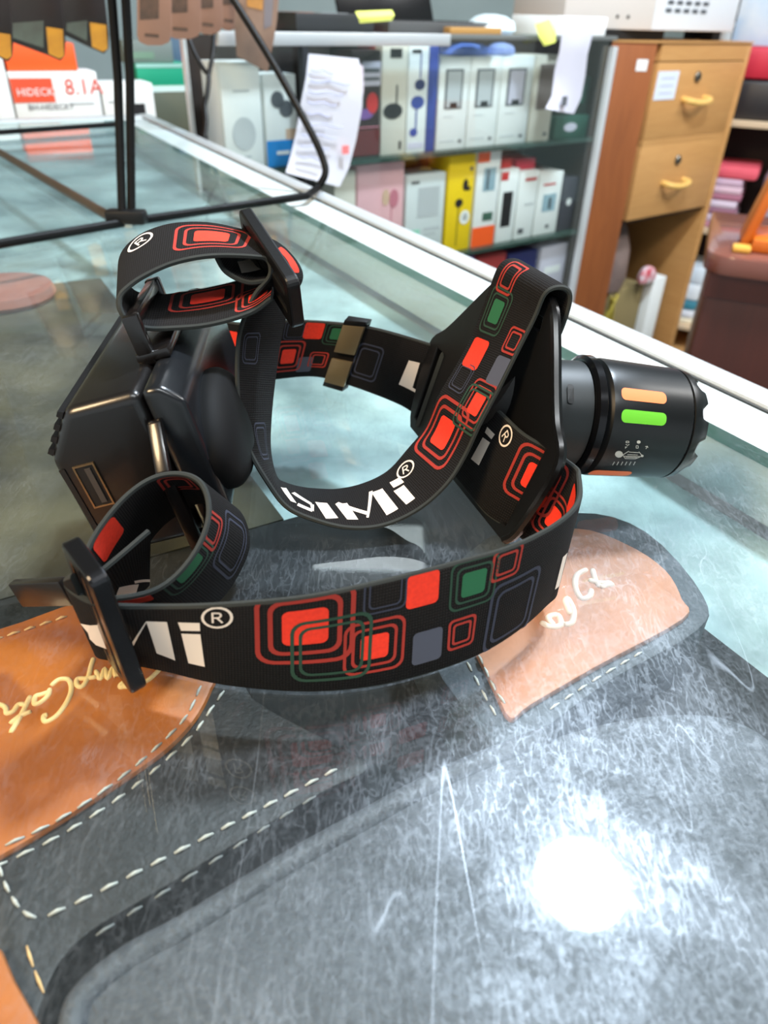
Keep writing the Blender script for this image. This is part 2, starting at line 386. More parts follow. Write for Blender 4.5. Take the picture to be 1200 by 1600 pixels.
def strokes(name, lines, px_w, z, m, parent, scale, off):
    """painted script: round-ended strokes laid flat on a surface at height z"""
    parts = []
    for ln in lines:
        P = crom([onz((off[0] + p[0] / scale, off[1] + p[1] / scale), z) for p in ln], 5) if len(ln) > 1 else [onz((off[0] + ln[0][0] / scale, off[1] + ln[0][1] / scale), z)]
        parts.append(tube_vf([p - np.array([0, 0, px_w * .55]) for p in P], [px_w * .8] + [px_w] * (len(P) - 2) + [px_w * .8], 8))
    v, f = join(parts)
    return mesh(name, v, f, m, parent, smooth=True)

# first wallet: black body, tan label, grey inner flap
w1 = empty('leather_wallet', onz((180, 1350), -0.0318), 'black leather wallet with large tan label and cream script below the strap buckle', 'wallet')
slab('body', smooth_px([(-260, 1010), (60, 935), (260, 960), (380, 1030), (395, 1090), (530, 1165), (575, 1200), (490, 1245), (258, 1385), (112, 1480), (56, 1600), (55, 1720), (-260, 1800)], 4), ZT - 0.002, 0.023, M_leather_black, w1, bevel=0.002)
lab = slab('leather_label', smooth_px([(-200, 1030), (0, 980), (150, 935), (260, 975), (330, 1050), (330, 1075), (305, 1122), (262, 1168), (200, 1213), (100, 1278), (0, 1337), (-200, 1440)], 5), ZT, 0.0026, M_tan, w1, label='tan leather label with cream script')
stitches('stitching', [(-40, 1010), (0, 997), (60, 978), (120, 958)], ZT + .0001, M_thread_tan, lab, .0032, .0012, .00045)
stitches('stitching', [(314, 1072), (292, 1118), (250, 1163), (180, 1222), (90, 1282), (0, 1325), (-60, 1355)], ZT + .0001, M_thread, lab, .0036, .0014, .00042)
strokes('script_print', [
    [(640, 395), (632, 440), (612, 480), (575, 518), (562, 510), (590, 490), (640, 470)],
    [(575, 518), (620, 512), (690, 488), (748, 436)],
    [(575, 425), (560, 445), (545, 470), (528, 428), (505, 478), (490, 432), (470, 480), (448, 440)],
    [(437, 382), (425, 420), (412, 470), (385, 515), (360, 508), (362, 480), (400, 478), (452, 470)],
    [(238, 512), (275, 483), (318, 482), (333, 515), (325, 560), (295, 615), (255, 660), (212, 680), (203, 655), (222, 648)],
    [(232, 525), (222, 560), (185, 592), (160, 595), (165, 562), (195, 552), (230, 540)],
    [(140, 560), (112, 620), (80, 680), (48, 732)],
    [(45, 690), (90, 655), (145, 632)],
    [(120, 600), (85, 600), (60, 632), (30, 640), (25, 615), (0, 600), (-40, 605)]], 0.00072, ZT + 0.0003, M_emboss, lab, 3.0, (0, 900))
stitches('stitching', [(350, 1080), (322, 1120), (300, 1150), (240, 1205), (175, 1255), (90, 1308), (0, 1352), (-60, 1385)], ZT - .0018, M_thread, w1, .0034, .0018, .00046)
stitches('stitching', [(-2, 1352), (10, 1385), (28, 1415), (50, 1433), (75, 1431)], ZT - .0018, M_thread, w1, .0032, .0014, .00046)
stitches('stitching', [(75, 1431), (140, 1401), (250, 1345), (400, 1268), (530, 1200)], ZT - .0018, M_thread, w1, .0034, .0018, .00046)
stitches('stitching', [(150, 1462), (235, 1408), (315, 1358), (425, 1287), (500, 1240)], ZT - .0018, mat('grey_thread', (120, 124, 124), .8), w1, .0034, .0026, .00035)
stitches('stitching', [(42, 1478), (52, 1510), (66, 1545), (78, 1575)], ZT - .0018, M_thread_tan, w1, .0045, .001, .00035)
# second wallet: big grey textured one at the front
w2 = empty('leather_wallet', onz((600, 1500), -0.0318), 'large grey textured leather wallet with rolled edge under the lamp reflection', 'wallet')
g_edge = [(105, 1700), (115, 1600), (135, 1555), (200, 1500), (300, 1445), (450, 1352), (560, 1290), (700, 1215), (860, 1150)]
slab('body', smooth_px(g_edge + [(1010, 1115), (1140, 1120), (1230, 1180), (1300, 1320), (1330, 1560), (1250, 1760), (700, 1820), (180, 1800), (105, 1700)], 4)[:-1], ZT - 0.0012, 0.02, M_leather_grey, w2, bevel=0.002)
v, f = tube_vf(crom([onz(p, ZT - .0022) for p in g_edge], 8), 0.0028, 10); mesh('rolled_edge', v, f, M_leather_grey, w2, smooth=True)
# third wallet: rosy tan label seen right of the strap
w3 = empty('leather_wallet', onz((930, 980), -0.0318), 'black leather wallet, tinted slate for the glass haze, with pinkish tan label right of the headlamp strap', 'wallet')
slab('body', smooth_px([(640, 960), (760, 840), (900, 800), (1010, 830), (1100, 930), (1090, 985), (950, 1065), (810, 1165), (760, 1150), (690, 1060)], 4), ZT - 0.002, 0.023, mat('haze_tinted_leather', (66, 75, 84), 0.6, noise=(60, 0.7, (46, 54, 62)), bump=(700, 0.35, 0.0006)), w3, bevel=0.002)  # blue-grey tone paints the glass haze onto black leather
lab3 = slab('leather_label', smooth_px([(742, 1012), (770, 1070), (797, 1121), (830, 1100), (930, 1042), (1068, 966), (1066, 935), (1040, 890), (980, 850), (900, 825), (800, 850), (730, 930)], 4), ZT, 0.0026,
     mat('rosy_tan_leather', (190, 132, 100), 0.55, noise=(26, 0.8, (170, 120, 96)), bump=(500, 0.15, 0.0004)), w3, label='pinkish tan leather label with pale script')
strokes('script_print', [
    [(350, 370), (400, 395), (455, 385), (440, 335), (390, 345), (420, 390)],
    [(470, 385), (512, 372), (522, 310), (492, 250), (480, 265), (505, 330)],
    [(590, 95), (540, 125), (530, 180), (560, 245), (605, 235), (615, 200)],
    [(620, 95), (635, 150), (660, 190)], [(600, 150), (650, 165), (720, 165)], [(660, 190), (690, 180), (730, 172)]], 0.0011, ZT + 0.0003, mat('pale_print', (226, 206, 190), 0.6), lab3, 3.333, (740, 860))
stitches('stitching', [(748, 1024), (775, 1080), (800, 1112)], ZT + .0001, M_thread, lab3, .0034, .0014, .0004)
stitches('stitching', [(730, 1035), (760, 1092), (782, 1130)], ZT - .0018, M_thread, w3, .0034, .0018, .0004)
stitches('stitching', [(860, 1108), (930, 1062), (1010, 1015)], ZT - .0018, M_thread, w3, .0034, .0022, .0004)
slab('leather_strip', [(-120, 1470), (0, 1478), (22, 1530), (62, 1600), (80, 1680), (-120, 1700)], ZT + .0006, .002, M_tan, None, label='orange tan leather strip at the corner of the black wallet', cat='leather strip')
bpy.data.objects['leather_strip'].location.z += 0

# ------------------------------------------------------------------ headlamp
hl = empty('headlamp', onz((560, 850)), 'black headlamp with patterned elastic straps, battery case and zoom torch on the glass counter', 'headlamp')
W = 0.0305
def strap_material():
    m = bpy.data.materials.new('black_elastic_webbing'); m.use_nodes = True
    N, Lk = nt(m); b = N['Principled BSDF']; b.inputs['Roughness'].default_value = 0.85; b.inputs['Specular IOR Level'].default_value = 0.2
    b.inputs['Sheen Weight'].default_value = 0.0
    uv = N.new('ShaderNodeUVMap'); uv.uv_map = 'UVMap'
    wv = N.new('ShaderNodeTexWave'); wv.bands_direction = 'X'; wv.inputs['Scale'].default_value = 420; wv.inputs['Distortion'].default_value = 0.6; wv.inputs['Detail'].default_value = 1
    w2_ = N.new('ShaderNodeTexWave'); w2_.bands_direction = 'Y'; w2_.inputs['Scale'].default_value = 380; w2_.inputs['Distortion'].default_value = 0.6
    Lk.new(uv.outputs[0], wv.inputs['Vector']); Lk.new(uv.outputs[0], w2_.inputs['Vector'])
    mu = N.new('ShaderNodeMath'); mu.operation = 'MULTIPLY'; Lk.new(wv.outputs[1], mu.inputs[0]); Lk.new(w2_.outputs[1], mu.inputs[1])
    mx = N.new('ShaderNodeMix'); mx.data_type = 'RGBA'; mx.inputs[6].default_value = lin((9, 8, 9)); mx.inputs[7].default_value = lin((30, 27, 26))
    Lk.new(mu.outputs[0], mx.inputs[0]); Lk.new(mx.outputs[2], b.inputs['Base Color'])
    bp = N.new('ShaderNodeBump'); bp.inputs['Strength'].default_value = 0.5; bp.inputs['Distance'].default_value = 0.0003
    Lk.new(mu.outputs[0], bp.inputs['Height']); Lk.new(bp.outputs[0], b.inputs['Normal'])
    return m
M_strap = strap_material()
M_trim = mat('grey_green_strap_edge', (34, 38, 36), 0.9)
PR = {'red': mat('red_woven_print', (232, 50, 22), 0.85, noise=(900, 0.35, (190, 30, 12))), 'line': mat('dull_red_line', (150, 38, 26), 0.85),
      'green': mat('green_woven_print', (24, 92, 58), 0.85), 'gline': mat('dull_green_line', (24, 58, 42), 0.85),
      'grey': mat('blue_grey_print', (66, 70, 84), 0.85), 'nline': mat('navy_line', (42, 46, 62), 0.85), 'white': mat('cream_woven_print', (226, 212, 198), 0.85)}
def solve(ref, dep, oth, sg):
    B = onz(ref, dep[1]) if isinstance(dep, tuple) else at(ref, dep)
    r = unit(ray(oth)); q = CP - B; b = q @ r; D = b * b - (q @ q - W * W)
    if D <= 0:
        P = CP - r * b; return B, B + unit(P - B) * W
    return B, CP + r * (-b + (-1 if sg < 0 else 1) * math.sqrt(D))
class Ribbon:
    def __init__(self, name, st, thick=0.0016, label=None, parent=hl):
        A, B = [], []
        for s in st:
            if len(s) == 2: b, a = np.array(s[0]), np.array(s[1])
            else: b, a = solve(*s)
            A.append(a); B.append(b)
        A, B = crom(A, 12), crom(B, 12)
        c = [(a + b) / 2 for a, b in zip(A, B)]; L = [0]
        for p, q in zip(c, c[1:]): L.append(L[-1] + np.linalg.norm(q - p))
        L = np.array(L); n = int(L[-1] / 0.0007) + 2; s = np.linspace(0, L[-1], n)
        A = np.array(A); B = np.array(B)
        self.A = np.stack([np.interp(s, L, A[:, i]) for i in range(3)], 1); self.B = np.stack([np.interp(s, L, B[:, i]) for i in range(3)], 1)
        for k in range(3):
            for X in (self.A, self.B): X[1:-1] = (X[:-2] + 2 * X[1:-1] + X[2:]) / 4
        for X in (self.A, self.B): X[:, 2] = np.maximum(X[:, 2], .0014)
        self.s = s; self.len = L[-1]; self.n = n
        C_ = (self.A + self.B) / 2; T = np.gradient(C_, axis=0); Wd = self.A - self.B
        nn = np.cross(T, Wd); self.N = nn / np.linalg.norm(nn, axis=1)[:, None]
        self.th = thick
        ts = [0.0, 0.022, 0.5, 0.978, 1.0]; hh = [0.45, 1, 1, 1, 0.45]
        V, UVs = [], []
        for i in range(n):
            for sd, order in ((1, range(5)), (-1, range(4, -1, -1))):
                for j in order:
                    V.append(self.B[i] + (self.A[i] - self.B[i]) * ts[j] + self.N[i] * sd * hh[j] * thick / 2); UVs.append((s[i], ts[j] * W))
        Fc, mi = [], []
        for i in range(n - 1):
            for j in range(10):
                k = (j + 1) % 10; Fc.append((i * 10 + j, i * 10 + k, (i + 1) * 10 + k, (i + 1) * 10 + j)); mi.append(1 if j in (0, 3, 4, 5, 8, 9) else 0)
        Fc += [tuple(range(10)), tuple(range((n - 1) * 10, n * 10))]; mi += [1, 1]
        self.o = mesh(name, V, Fc, [M_strap, M_trim], parent, smooth=True, autos=True, midx=mi, uvs=UVs, label=label)
        self.bag = None
        # projected grid for finding a spot on the strap
        tt = np.linspace(0, 1, 101); G = self.B[:, None, :] + (self.A - self.B)[:, None, :] * tt[None, :, None]
        v = G - CP; d = v @ FW
        self.gx = 600 + F * (v @ CX) / d; self.gy = 800 - F * (v @ CY) / d
    def pt(self, s, t, side=1, off=0.00012):
        x = np.clip(s / self.len * (self.n - 1), 0, self.n - 1.001); i = int(x); fr = x - i
        A = self.A[i] * (1 - fr) + self.A[i + 1] * fr; B = self.B[i] * (1 - fr) + self.B[i + 1] * fr; Nn = unit(self.N[i] * (1 - fr) + self.N[i + 1] * fr)
        return B + (A - B) * t + Nn * side * (self.th / 2 + off)
    def find(self, px, rng=(0, 1)):
        i0, i1 = int(rng[0] * (self.n - 1)), int(rng[1] * (self.n - 1)) + 1
        e = (self.gx[i0:i1] - px[0]) ** 2 + (self.gy[i0:i1] - px[1]) ** 2
        k = np.unravel_index(np.argmin(e), e.shape); return self.s[i0 + k[0]], k[1] / 100
    def side_to_camera(self, s):
        i = min(int(s / self.len * (self.n - 1)), self.n - 1)
        return 1 if self.N[i] @ (CP - (self.A[i] + self.B[i]) / 2) > 0 else -1
    def _add(self, colr, fn, quads):
        if self.bag is not None:
            n = len(self.bag[0]); self.bag[0].extend(fn); self.bag[1].extend([tuple(i + n for i in q) for q in quads]); return
        nm = {'red': 'red_square_print', 'line': 'red_line_print', 'green': 'green_square_print', 'gline': 'green_line_print', 'grey': 'grey_square_print', 'nline': 'navy_line_print', 'white': 'letter_stroke_print'}
        mesh(nm[colr], fn, quads, PR[colr], self.o)
    def ring(self, c, hx, hy, lw, colr, side, r=0.35, lift=0.0):
        o = rrect(0, 0, hx, hy, r * min(hx, hy), 4, 8); k = len(o)
        inn = rrect(0, 0, hx - lw, hy - lw, max(r * min(hx, hy) - lw * .6, 0.0003), 4, 8)
        V = []
        for pl in (o, inn):
            for x, y in pl: V.append(self.pt(c[0] + x, min(max(c[1] + y / W, .015), .985), side, .0001 + lift))
        self._add(colr, V, [(i, (i + 1) % k, k + (i + 1) % k, k + i) for i in range(k)])
    def fill(self, c, hx, hy, colr, side, r=0.3, lift=0.0):
        V = []; 
        k = None
        for q in (1, 0.8, 0.6, 0.4, 0.2):
            o = rrect(0, 0, hx * q, hy * q, r * min(hx, hy) * q, 4, 6); k = len(o)
            V += [self.pt(c[0] + x, min(max(c[1] + y / W, .015), .985), side, .0001 + lift) for x, y in o]
        V.append(self.pt(c[0], min(max(c[1], .015), .985), side, .0001 + lift))
        Q = [(a * k + i, a * k + (i + 1) % k, (a + 1) * k + (i + 1) % k, (a + 1) * k + i) for a in range(4) for i in range(k)]
        Q += [(4 * k + i, 4 * k + (i + 1) % k, 5 * k) for i in range(k)]
        self._add(colr, V, Q)
    def square(self, px, kind, size, rng=(0, 1), asp=1.0, both=False):
        c = self.find(px, rng); sd = self.side_to_camera(c[0])
        for side in ((1, -1) if both else (sd,)):
            h = size / 2; 
            if kind == 'big':      # concentric red: fill + two lines
                self.fill(c, h * .46 * asp, h * .46, 'red', side); self.ring(c, h * .74 * asp, h * .74, h * .1, 'line', side); self.ring(c, h * asp, h, h * .1, 'line', side)
            elif kind == 'biggreen':
                self.fill(c, h * .5 * asp, h * .5, 'green', side); self.ring(c, h * .75 * asp, h * .75, h * .09, 'gline', side); self.ring(c, h * asp, h, h * .09, 'gline', side)
            elif kind == 'red': self.fill(c, h * asp, h, 'red', side)
            elif kind == 'grey': self.fill(c, h * asp, h, 'grey', side)
            elif kind == 'ring':
                self.ring(c, h * asp, h, h * .16, 'line', side); self.ring(c, h * .68 * asp, h * .68, h * .15, 'line', side)
            elif kind == 'nring':
                self.ring(c, h * asp, h, h * .09, 'nline', side); self.ring(c, h * .76 * asp, h * .76, h * .08, 'nline', side)
            elif kind == 'gring':
                self.ring(c, h * asp, h, h * .09, 'gline', side, lift=.00005); self.ring(c, h * .8 * asp, h * .8, h * .08, 'gline', side, lift=.00005)
    def poly(self, px, colr='white', rng=(0, 1)):
        """a four-cornered stroke traced on the strap"""
        c = [np.array(self.find(p, rng)) for p in px]; sd = self.side_to_camera(c[0][0]); k = 5
        V = []
        for a in range(k):
            for b in range(k):
                x, y = a / (k - 1), b / (k - 1)
                q = c[0] * (1 - x) * (1 - y) + c[1] * x * (1 - y) + c[2] * x * y + c[3] * (1 - x) * y
                V.append(self.pt(q[0], q[1], sd, .00014))
        self._add(colr, V, [(a * k + b, (a + 1) * k + b, (a + 1) * k + b + 1, a * k + b + 1) for a in range(k - 1) for b in range(k - 1)])
    def rmark(self, px, rad, upv, rng=(0, 1)):
        """(R) sign: ring and an R; upv is the pixel direction of its up"""
        c = np.array(self.find(px, rng)); sd = self.side_to_camera(c[0]); self.mark(c, rad, sd, np.array(self.find((px[0] + upv[0], px[1] + upv[1]), rng)) - c, px, rng)
    def mark(self, c, rad, sd, up, px, rng):
        up = unit(np.array([up[0], up[1] * W])); 
        rt = np.array([up[1], -up[0]])
        # choose handedness so that it reads from the printed side
        p0, p1, p2 = self.pt(c[0], c[1], sd), self.pt(c[0] + rt[0] * .002, c[1] + rt[1] * .002 / W, sd), self.pt(c[0] + up[0] * .002, c[1] + up[1] * .002 / W, sd)
        if np.cross(p1 - p0, p2 - p0) @ (CP - p0) < 0: rt = -rt
        def P(x, y):
            q = rt * x * rad + up * y * rad; return self.pt(c[0] + q[0], min(max(c[1] + q[1] / W, .01), .99), sd, .00014)
        self.bag = ([], [])
        k = 20; V = [P(r * math.cos(2 * math.pi * i / k), r * math.sin(2 * math.pi * i / k)) for r in (1, .82) for i in range(k)]
        self._add('white', V, [(i, (i + 1) % k, k + (i + 1) % k, k + i) for i in range(k)])
        def bar(a, b, wd=.13):
            a, b = np.array(a), np.array(b); t = unit(b - a); n_ = np.array([-t[1], t[0]]) * wd / 2
            self._add('white', [P(*(a + n_)), P(*(b + n_)), P(*(b - n_)), P(*(a - n_))], [(0, 1, 2, 3)])
        bar((-.26, -.48), (-.26, .48)); bar((-.26, .44), (.18, .40)); bar((.18, .42), (.28, .2)); bar((.28, .2), (.15, .02)); bar((-.26, -.02), (.18, .0)); bar((0, 0), (.34, -.48))
        mesh('registered_mark_print', self.bag[0], self.bag[1], PR['white'], self.o, kind='stuff'); self.bag = None
    def done(self): pass

# --- plate that carries the torch (leans away from the battery case)
G0 = onz((640, 665)); G1 = onz((795, 857)); pd = unit(G1 - G0); pn = np.array([-pd[1], pd[0], 0]); pn = pn if pn[0] > 0 else -pn
PN = pn * math.cos(.3) + np.array([0, 0, -math.sin(.3)]); PV = np.cross(PN, pd); PV = PV if PV[2] > 0 else -PV
def pp(u, h, off=0.0): return G0 + pd * u + PV * h + PN * off + np.array([0, 0, .0016])
half = [(.004, 0), (.0, .006), (-.004, .026), (-.003, .035), (.004, .041), (.011, .049), (.019, .059), (.026, .067), (.031, .0705)]
out_l = crom([np.array((a, b, 0.)) for a, b in half], 3)
CU = .0442
outline = [(p[0], p[1]) for p in out_l] + [(2 * CU - p[0], p[1]) for p in reversed(out_l)]
sl = [(.0045, .004), (.0095, .004), (.0085, .034), (.0025, .034)]
sr = [(2 * CU - a, b) for a, b in sl]
stp = [(.0285, .0605), (.0605, .0605), (.0590, .0655), (.030, .0655)]
mp_v, mp_f = flat2d(outline, [sl, sr, stp], pp(0, 0), pd, PV, PN, 0.0028, 0.0005)
plate = mesh('mounting_plate', mp_v, mp_f, M_black, hl, label='black plastic mounting plate with strap slots')
tube('edge_rim', [pp(a, b) for a, b in outline[len(outline) // 2 - 2:]], 0.0017, M_black_gloss, plate, 8)

# --- straps
g = ('g', .0012); g2 = ('g', .0046)
S1 = Ribbon('elastic_strap', [
    ((165, 1008), .181, (112, 897), -1), ((152, 1022), .1855, (100, 905), -1), ((165, 1030), .1865, (118, 925), -1), ((200, 1038), .1858, (160, 942), -1), ((262, 1055), .1845, (250, 945), -1), ((355, 1070), g, (350, 942), -1),
    ((480, 1080), g, (480, 930), -1), ((590, 1071), g, (600, 905), -1), ((690, 1045), g, (700, 880), -1), ((760, 1016), g, (790, 855), -1),
    ((815, 980), g, (850, 828), -1), ((850, 948), g, (890, 800), -1), ((866, 930), g, (906, 775), -1),
    ((.0515, .172, .0012), (.0565, .180, .0308)), (pp(.092, .002, .0062), pp(.0925, .0325, .0062)), (pp(.083, .003, .001), pp(.0835, .0335, .001)),
    (pp(.075, .003, -.0032), pp(.0755, .0335, -.0032)), (pp(.06, .003, -.0034), pp(.0605, .0335, -.0034)), (pp(.04, .003, -.0034), pp(.0405, .0335, -.0034)), (pp(.026, .003, -.0034), pp(.0265, .0335, -.0034))], label='front strap with red and green squares')
R1 = (0.02, 0.62)
S1.square((478, 977), 'big', .0232, R1); S1.square((583, 1008), 'big', .0155, R1); S1.square((518, 1012), 'gring', .0195, R1)
S1.square((657, 919), 'red', .0092, R1, .95); S1.square((600, 922), 'nring', .011, R1); S1.square((664, 1007), 'grey', .0095, R1, .85)
S1.square((718, 985), 'ring', .0092, R1, .9); S1.square((737, 908), 'biggreen', .0138, R1, .95); S1.square((789, 878), 'ring', .0092, R1, 1.0); S1.square((797, 950), 'nring', .021, R1, .85)
S1.poly([(160, 972), (148, 975), (172, 1010), (185, 1012)], rng=(0, .3))
S1.poly([(165, 980), (168, 975), (208, 1000), (205, 1006)], rng=(.05, .4)); S1.poly([(203, 1010), (208, 1008), (232, 968), (228, 966)], rng=(.05, .4))
S1.poly([(230, 966), (262, 967), (277, 1027), (245, 1016)], rng=(.05, .4))
S1.poly([(282, 967), (315, 968), (316, 981), (286, 980)], rng=(.05, .4)); S1.poly([(286, 985), (317, 986), (324, 1037), (296, 1031)], rng=(.05, .4))
S1.rmark((342, 961), .0038, (0, -12), (.05, .5))
S1.poly([(875, 868), (882, 862), (872, 915), (862, 920)], rng=(.4, .62))
R1b = (.74, 1)
S1.square((838, 748), 'big', .0185, R1b); S1.poly([(765, 667), (777, 680), (772, 687), (762, 676)], rng=R1b); S1.poly([(757, 684), (769, 692), (752, 728), (740, 718)], rng=R1b)
S1.rmark((793, 682), .0036, (8, -9), R1b)
S1.square((870, 812), 'big', .015, (.6, .75)); S1.square((897, 790), 'red', .009, (.55, .7))
S1.done()

dR = [.1695, .172, .1755, .1795, .1835, .1868, .188, .1868, .183, .178, .1735, .1705]
ringpx = [((135, 925), (185, 990)), ((160, 935), (212, 992)), ((230, 925), (290, 985)), ((275, 897), (335, 945)), ((310, 850), (368, 902)), ((325, 800), (388, 850)), ((315, 757), (372, 800)), ((285, 740), (332, 790)), ((240, 745), (282, 800)), ((195, 775), (240, 835)), ((150, 830), (205, 895)), ((122, 888), (172, 955))]
dR = [.167] + dR[:11]
S1b = Ribbon('elastic_strap', [(a, d, b, 1) for (a, b), d in zip(ringpx, dR)], label='small strap loop round the case bracket')
S1b.square((165, 840), 'red', .0105, (.65, 1)); S1b.square((290, 885), 'biggreen', .0145, (.1, .5), 1.2); S1b.square((328, 828), 'ring', .010, (.2, .55)); S1b.square((362, 850), 'nring', .017, (.15, .6))
S1b.square((278, 750), 'ring', .011, (.5, .75)); S1b.square((218, 785), 'green', .011, (.6, .9)); S1b.square((130, 895), 'grey', .009, (.7, 1)); S1b.square((190, 932), 'red', .008, (0, .35), 1.7)
S1b.done()
tail = Ribbon('strap_tail', [((140, 905), .1768, (195, 965), 1), ((185, 868), .1815, (212, 945), 1), ((232, 828), .188, (232, 922), 1)], label='short strap end with cream letter')
tail.poly([(182, 915), (212, 910), (208, 940), (175, 935)], rng=(0, 1)); tail.poly([(205, 905), (232, 903), (232, 907), (206, 909)]); tail.done()

S3 = Ribbon('elastic_strap', [
    (pp(.0608, .0560, .006), pp(.0303, .0560, .006)), (pp(.0608, .0660, .0058), pp(.0303, .0660, .0058)), (pp(.0606, .0735, .0042), pp(.0301, .0735, .0042)), (pp(.0602, .0752, .0004), pp(.0297, .0752, .0004)), (pp(.0598, .0725, -.0042), pp(.0293, .0725, -.0042)),
    ((837, 497), .2205, (763, 460), 1), ((810, 550), .222, (740, 522), 1), ((780, 610), .224, (712, 575), 1), ((752, 662), .226, (687, 617), 1), ((728, 713), .2285, (665, 668), 1), ((700, 757), .2295, (638, 702), 1),
    ((655, 797), .2305, (606, 737), 1), ((600, 822), .2295, (566, 757), 1), ((545, 826), .2275, (522, 766), 1), ((490, 813), .2265, (478, 764), 1), ((448, 793), .2255, (445, 756), 1), ((420, 757), .2255, (430, 745), 1),
    ((390, 706), .2255, (421, 705), 1), ((374, 656), .226, (422, 655), 1), ((369, 585), .227, (429, 590), 1), ((373, 520), .227, (440, 518), 1), ((396, 462), .226, (456, 465), 1),
    ((420, 432), .2255, (472, 432), 1), ((418, 408), .2245, (455, 400), 1), ((396, 402), .222, (420, 374), 1), ((330, 401), .2165, (340, 352), 1), ((272, 412), .2125, (280, 350), 1), ((225, 433), .2085, (235, 361), 1), ((198, 452), .206, (205, 380), 1),
    ((187, 466), .2052, (190, 402), 1), ((187, 484), .2052, (190, 428), 1), ((200, 503), .2065, (207, 455), 1), ((228, 514), .209, (240, 463), 1), ((272, 514), .2125, (284, 459), 1), ((330, 508), .217, (338, 449), 1), ((392, 490), .2215, (396, 434), 1), ((424, 468), .224, (432, 420), 1)], label='overhead strap with buckle loop')
Ra = (0.02, .45)
S3.square((797, 434), 'ring', .0098, (0.02, .3), 1.1); S3.square((778, 488), 'biggreen', .0135, Ra, 1.1); S3.square((822, 465), 'nring', .017, (.02, .3), .9); S3.square((806, 534), 'ring', .0092, Ra)
S3.square((746, 556), 'red', .0105, Ra); S3.square((783, 582), 'grey', .0095, Ra); S3.square((724, 592), 'nring', .0105, Ra); S3.square((748, 632), 'big', .0145, Ra, 1.05); S3.square((742, 640), 'gring', .0165, Ra, .9)
S3.square((695, 678), 'big', .0225, Ra)
Rb = (.15, .5)
S3.rmark((637, 735), .0040, (-3, -10), Rb)
S3.poly([(610, 757), (627, 748), (633, 757), (616, 766)], rng=Rb); S3.poly([(618, 770), (634, 760), (652, 780), (636, 792)], rng=Rb)
S3.poly([(582, 773), (600, 766), (623, 799), (606, 808)], rng=Rb); S3.poly([(578, 772), (584, 770), (578, 812), (573, 812)], rng=Rb); S3.poly([(524, 791), (530, 788), (576, 803), (574, 809)], rng=Rb); S3.poly([(524, 791), (541, 790), (559, 816), (541, 816)], rng=Rb)
S3.poly([(493, 788), (511, 790), (527, 814), (510, 814)], rng=Rb)
S3.poly([(436, 764), (446, 766), (463, 790), (452, 787)], rng=(.2, .52)); S3.poly([(455, 774), (459, 773), (486, 790), (486, 795)], rng=(.2, .52)); S3.poly([(462, 794), (464, 790), (490, 800), (486, 804)], rng=(.2, .52)); S3.poly([(484, 791), (489, 793), (490, 803), (485, 800)], rng=(.2, .52))
S3.square((388, 545), 'nring', .011, (.4, .7)); S3.square((405, 690), 'nring', .013, (.35, .6)); S3.square((450, 408), 'red', .008, (.6, .75))
Rc = (.66, .86)
S3.square((331, 373), 'big', .0205, Rc, 1.15); S3.rmark((221, 381), .0045, (-14, -8), Rc); S3.poly([(186, 420), (190, 414), (204, 405), (204, 412)], rng=(.7, .9)); S3.poly([(186, 424), (204, 416), (204, 440), (187, 452)], rng=(.7, .9))
Rd = (.84, 1)
S3.square((325, 468), 'big', .0195, Rd, 1.25); S3.square((405, 465), 'big', .0155, Rd, 1.1)
S3.done()

tail2 = Ribbon('strap_tail', [((338, 402), .2215, (352, 385), 1), ((352, 425), .2225, (372, 398), 1), ((385, 442), .2245, (410, 412), 1), ((415, 440), .226, (436, 412), 1)], label='short folded strap end with cream letter')
tail2.poly([(368, 412), (395, 405), (408, 425), (375, 430)])

S2 = Ribbon('elastic_strap', [
    (pp(.0105, .003, -.0022), pp(.0100, .0335, -.0022)), (pp(.007, .003, .0004), pp(.006, .0335, .0004)), (pp(.0, .002, .0042), pp(-.001, .0325, .0042)),
    ((625, 632), g2, (655, 531), -1), ((550, 603), g2, (582, 511), -1), ((493, 588), g2, (520, 503), -1), ((432, 592), g2, (450, 500), -1), ((380, 600), g2, (395, 505), -1), ((330, 585), ('g', .005), (350, 500), -1), ((290, 570), ('g', .006), (310, 482), -1)], label='back strap with slider')
R2 = (0.12, 1)
S2.square((489, 515), 'red', .0085, R2, .95); S2.square((527, 520), 'biggreen', .012, R2); S2.square((450, 555), 'big', .0165, R2, .8); S2.square((498, 560), 'ring', .0088, R2); S2.square((476, 567), 'grey', .0085, R2, .8); S2.square((462, 515), 'nring', .0095, R2)
S2.square((575, 565), 'nring', .0175, R2, .8); S2.poly([(640, 562), (657, 566), (645, 604), (626, 600)], rng=(.05, .5)); S2.poly([(626, 600), (645, 604), (658, 612), (656, 616)], rng=(.05, .5)); S2.square((360, 528), 'red', .008, R2)
S2.done()

# --- slider on the back strap
def s2pt(px): 
    c = S2.find(px, (.1, .9)); return c
c0 = S2.find((543, 550), (.1, .8)); M_olive = mat('olive_satin_metal', (128, 112, 84), 0.35, 0.6)
def on2(s, t, off): return S2.pt(s, t, S2.side_to_camera(s), off)
def plate_on(s0, s1, t0, t1, o0, o1):
    V = [on2(s, t, o) for o in (o0, o1) for t in (t0, t1) for s in (s0, s1)]
    return V, [(0, 2, 3, 1), (4, 5, 7, 6), (0, 1, 5, 4), (2, 6, 7, 3), (0, 4, 6, 2), (1, 3, 7, 5)]
v, f = plate_on(c0[0] - .0055, c0[0] + .0055, -.1, 1.09, -.003, -.0019); v2, f2 = plate_on(c0[0] - .0055, c0[0] + .0055, -.1, -.02, -.003, .0018); v3, f3 = plate_on(c0[0] - .0055, c0[0] + .0055, 1.01, 1.09, -.003, .0018)
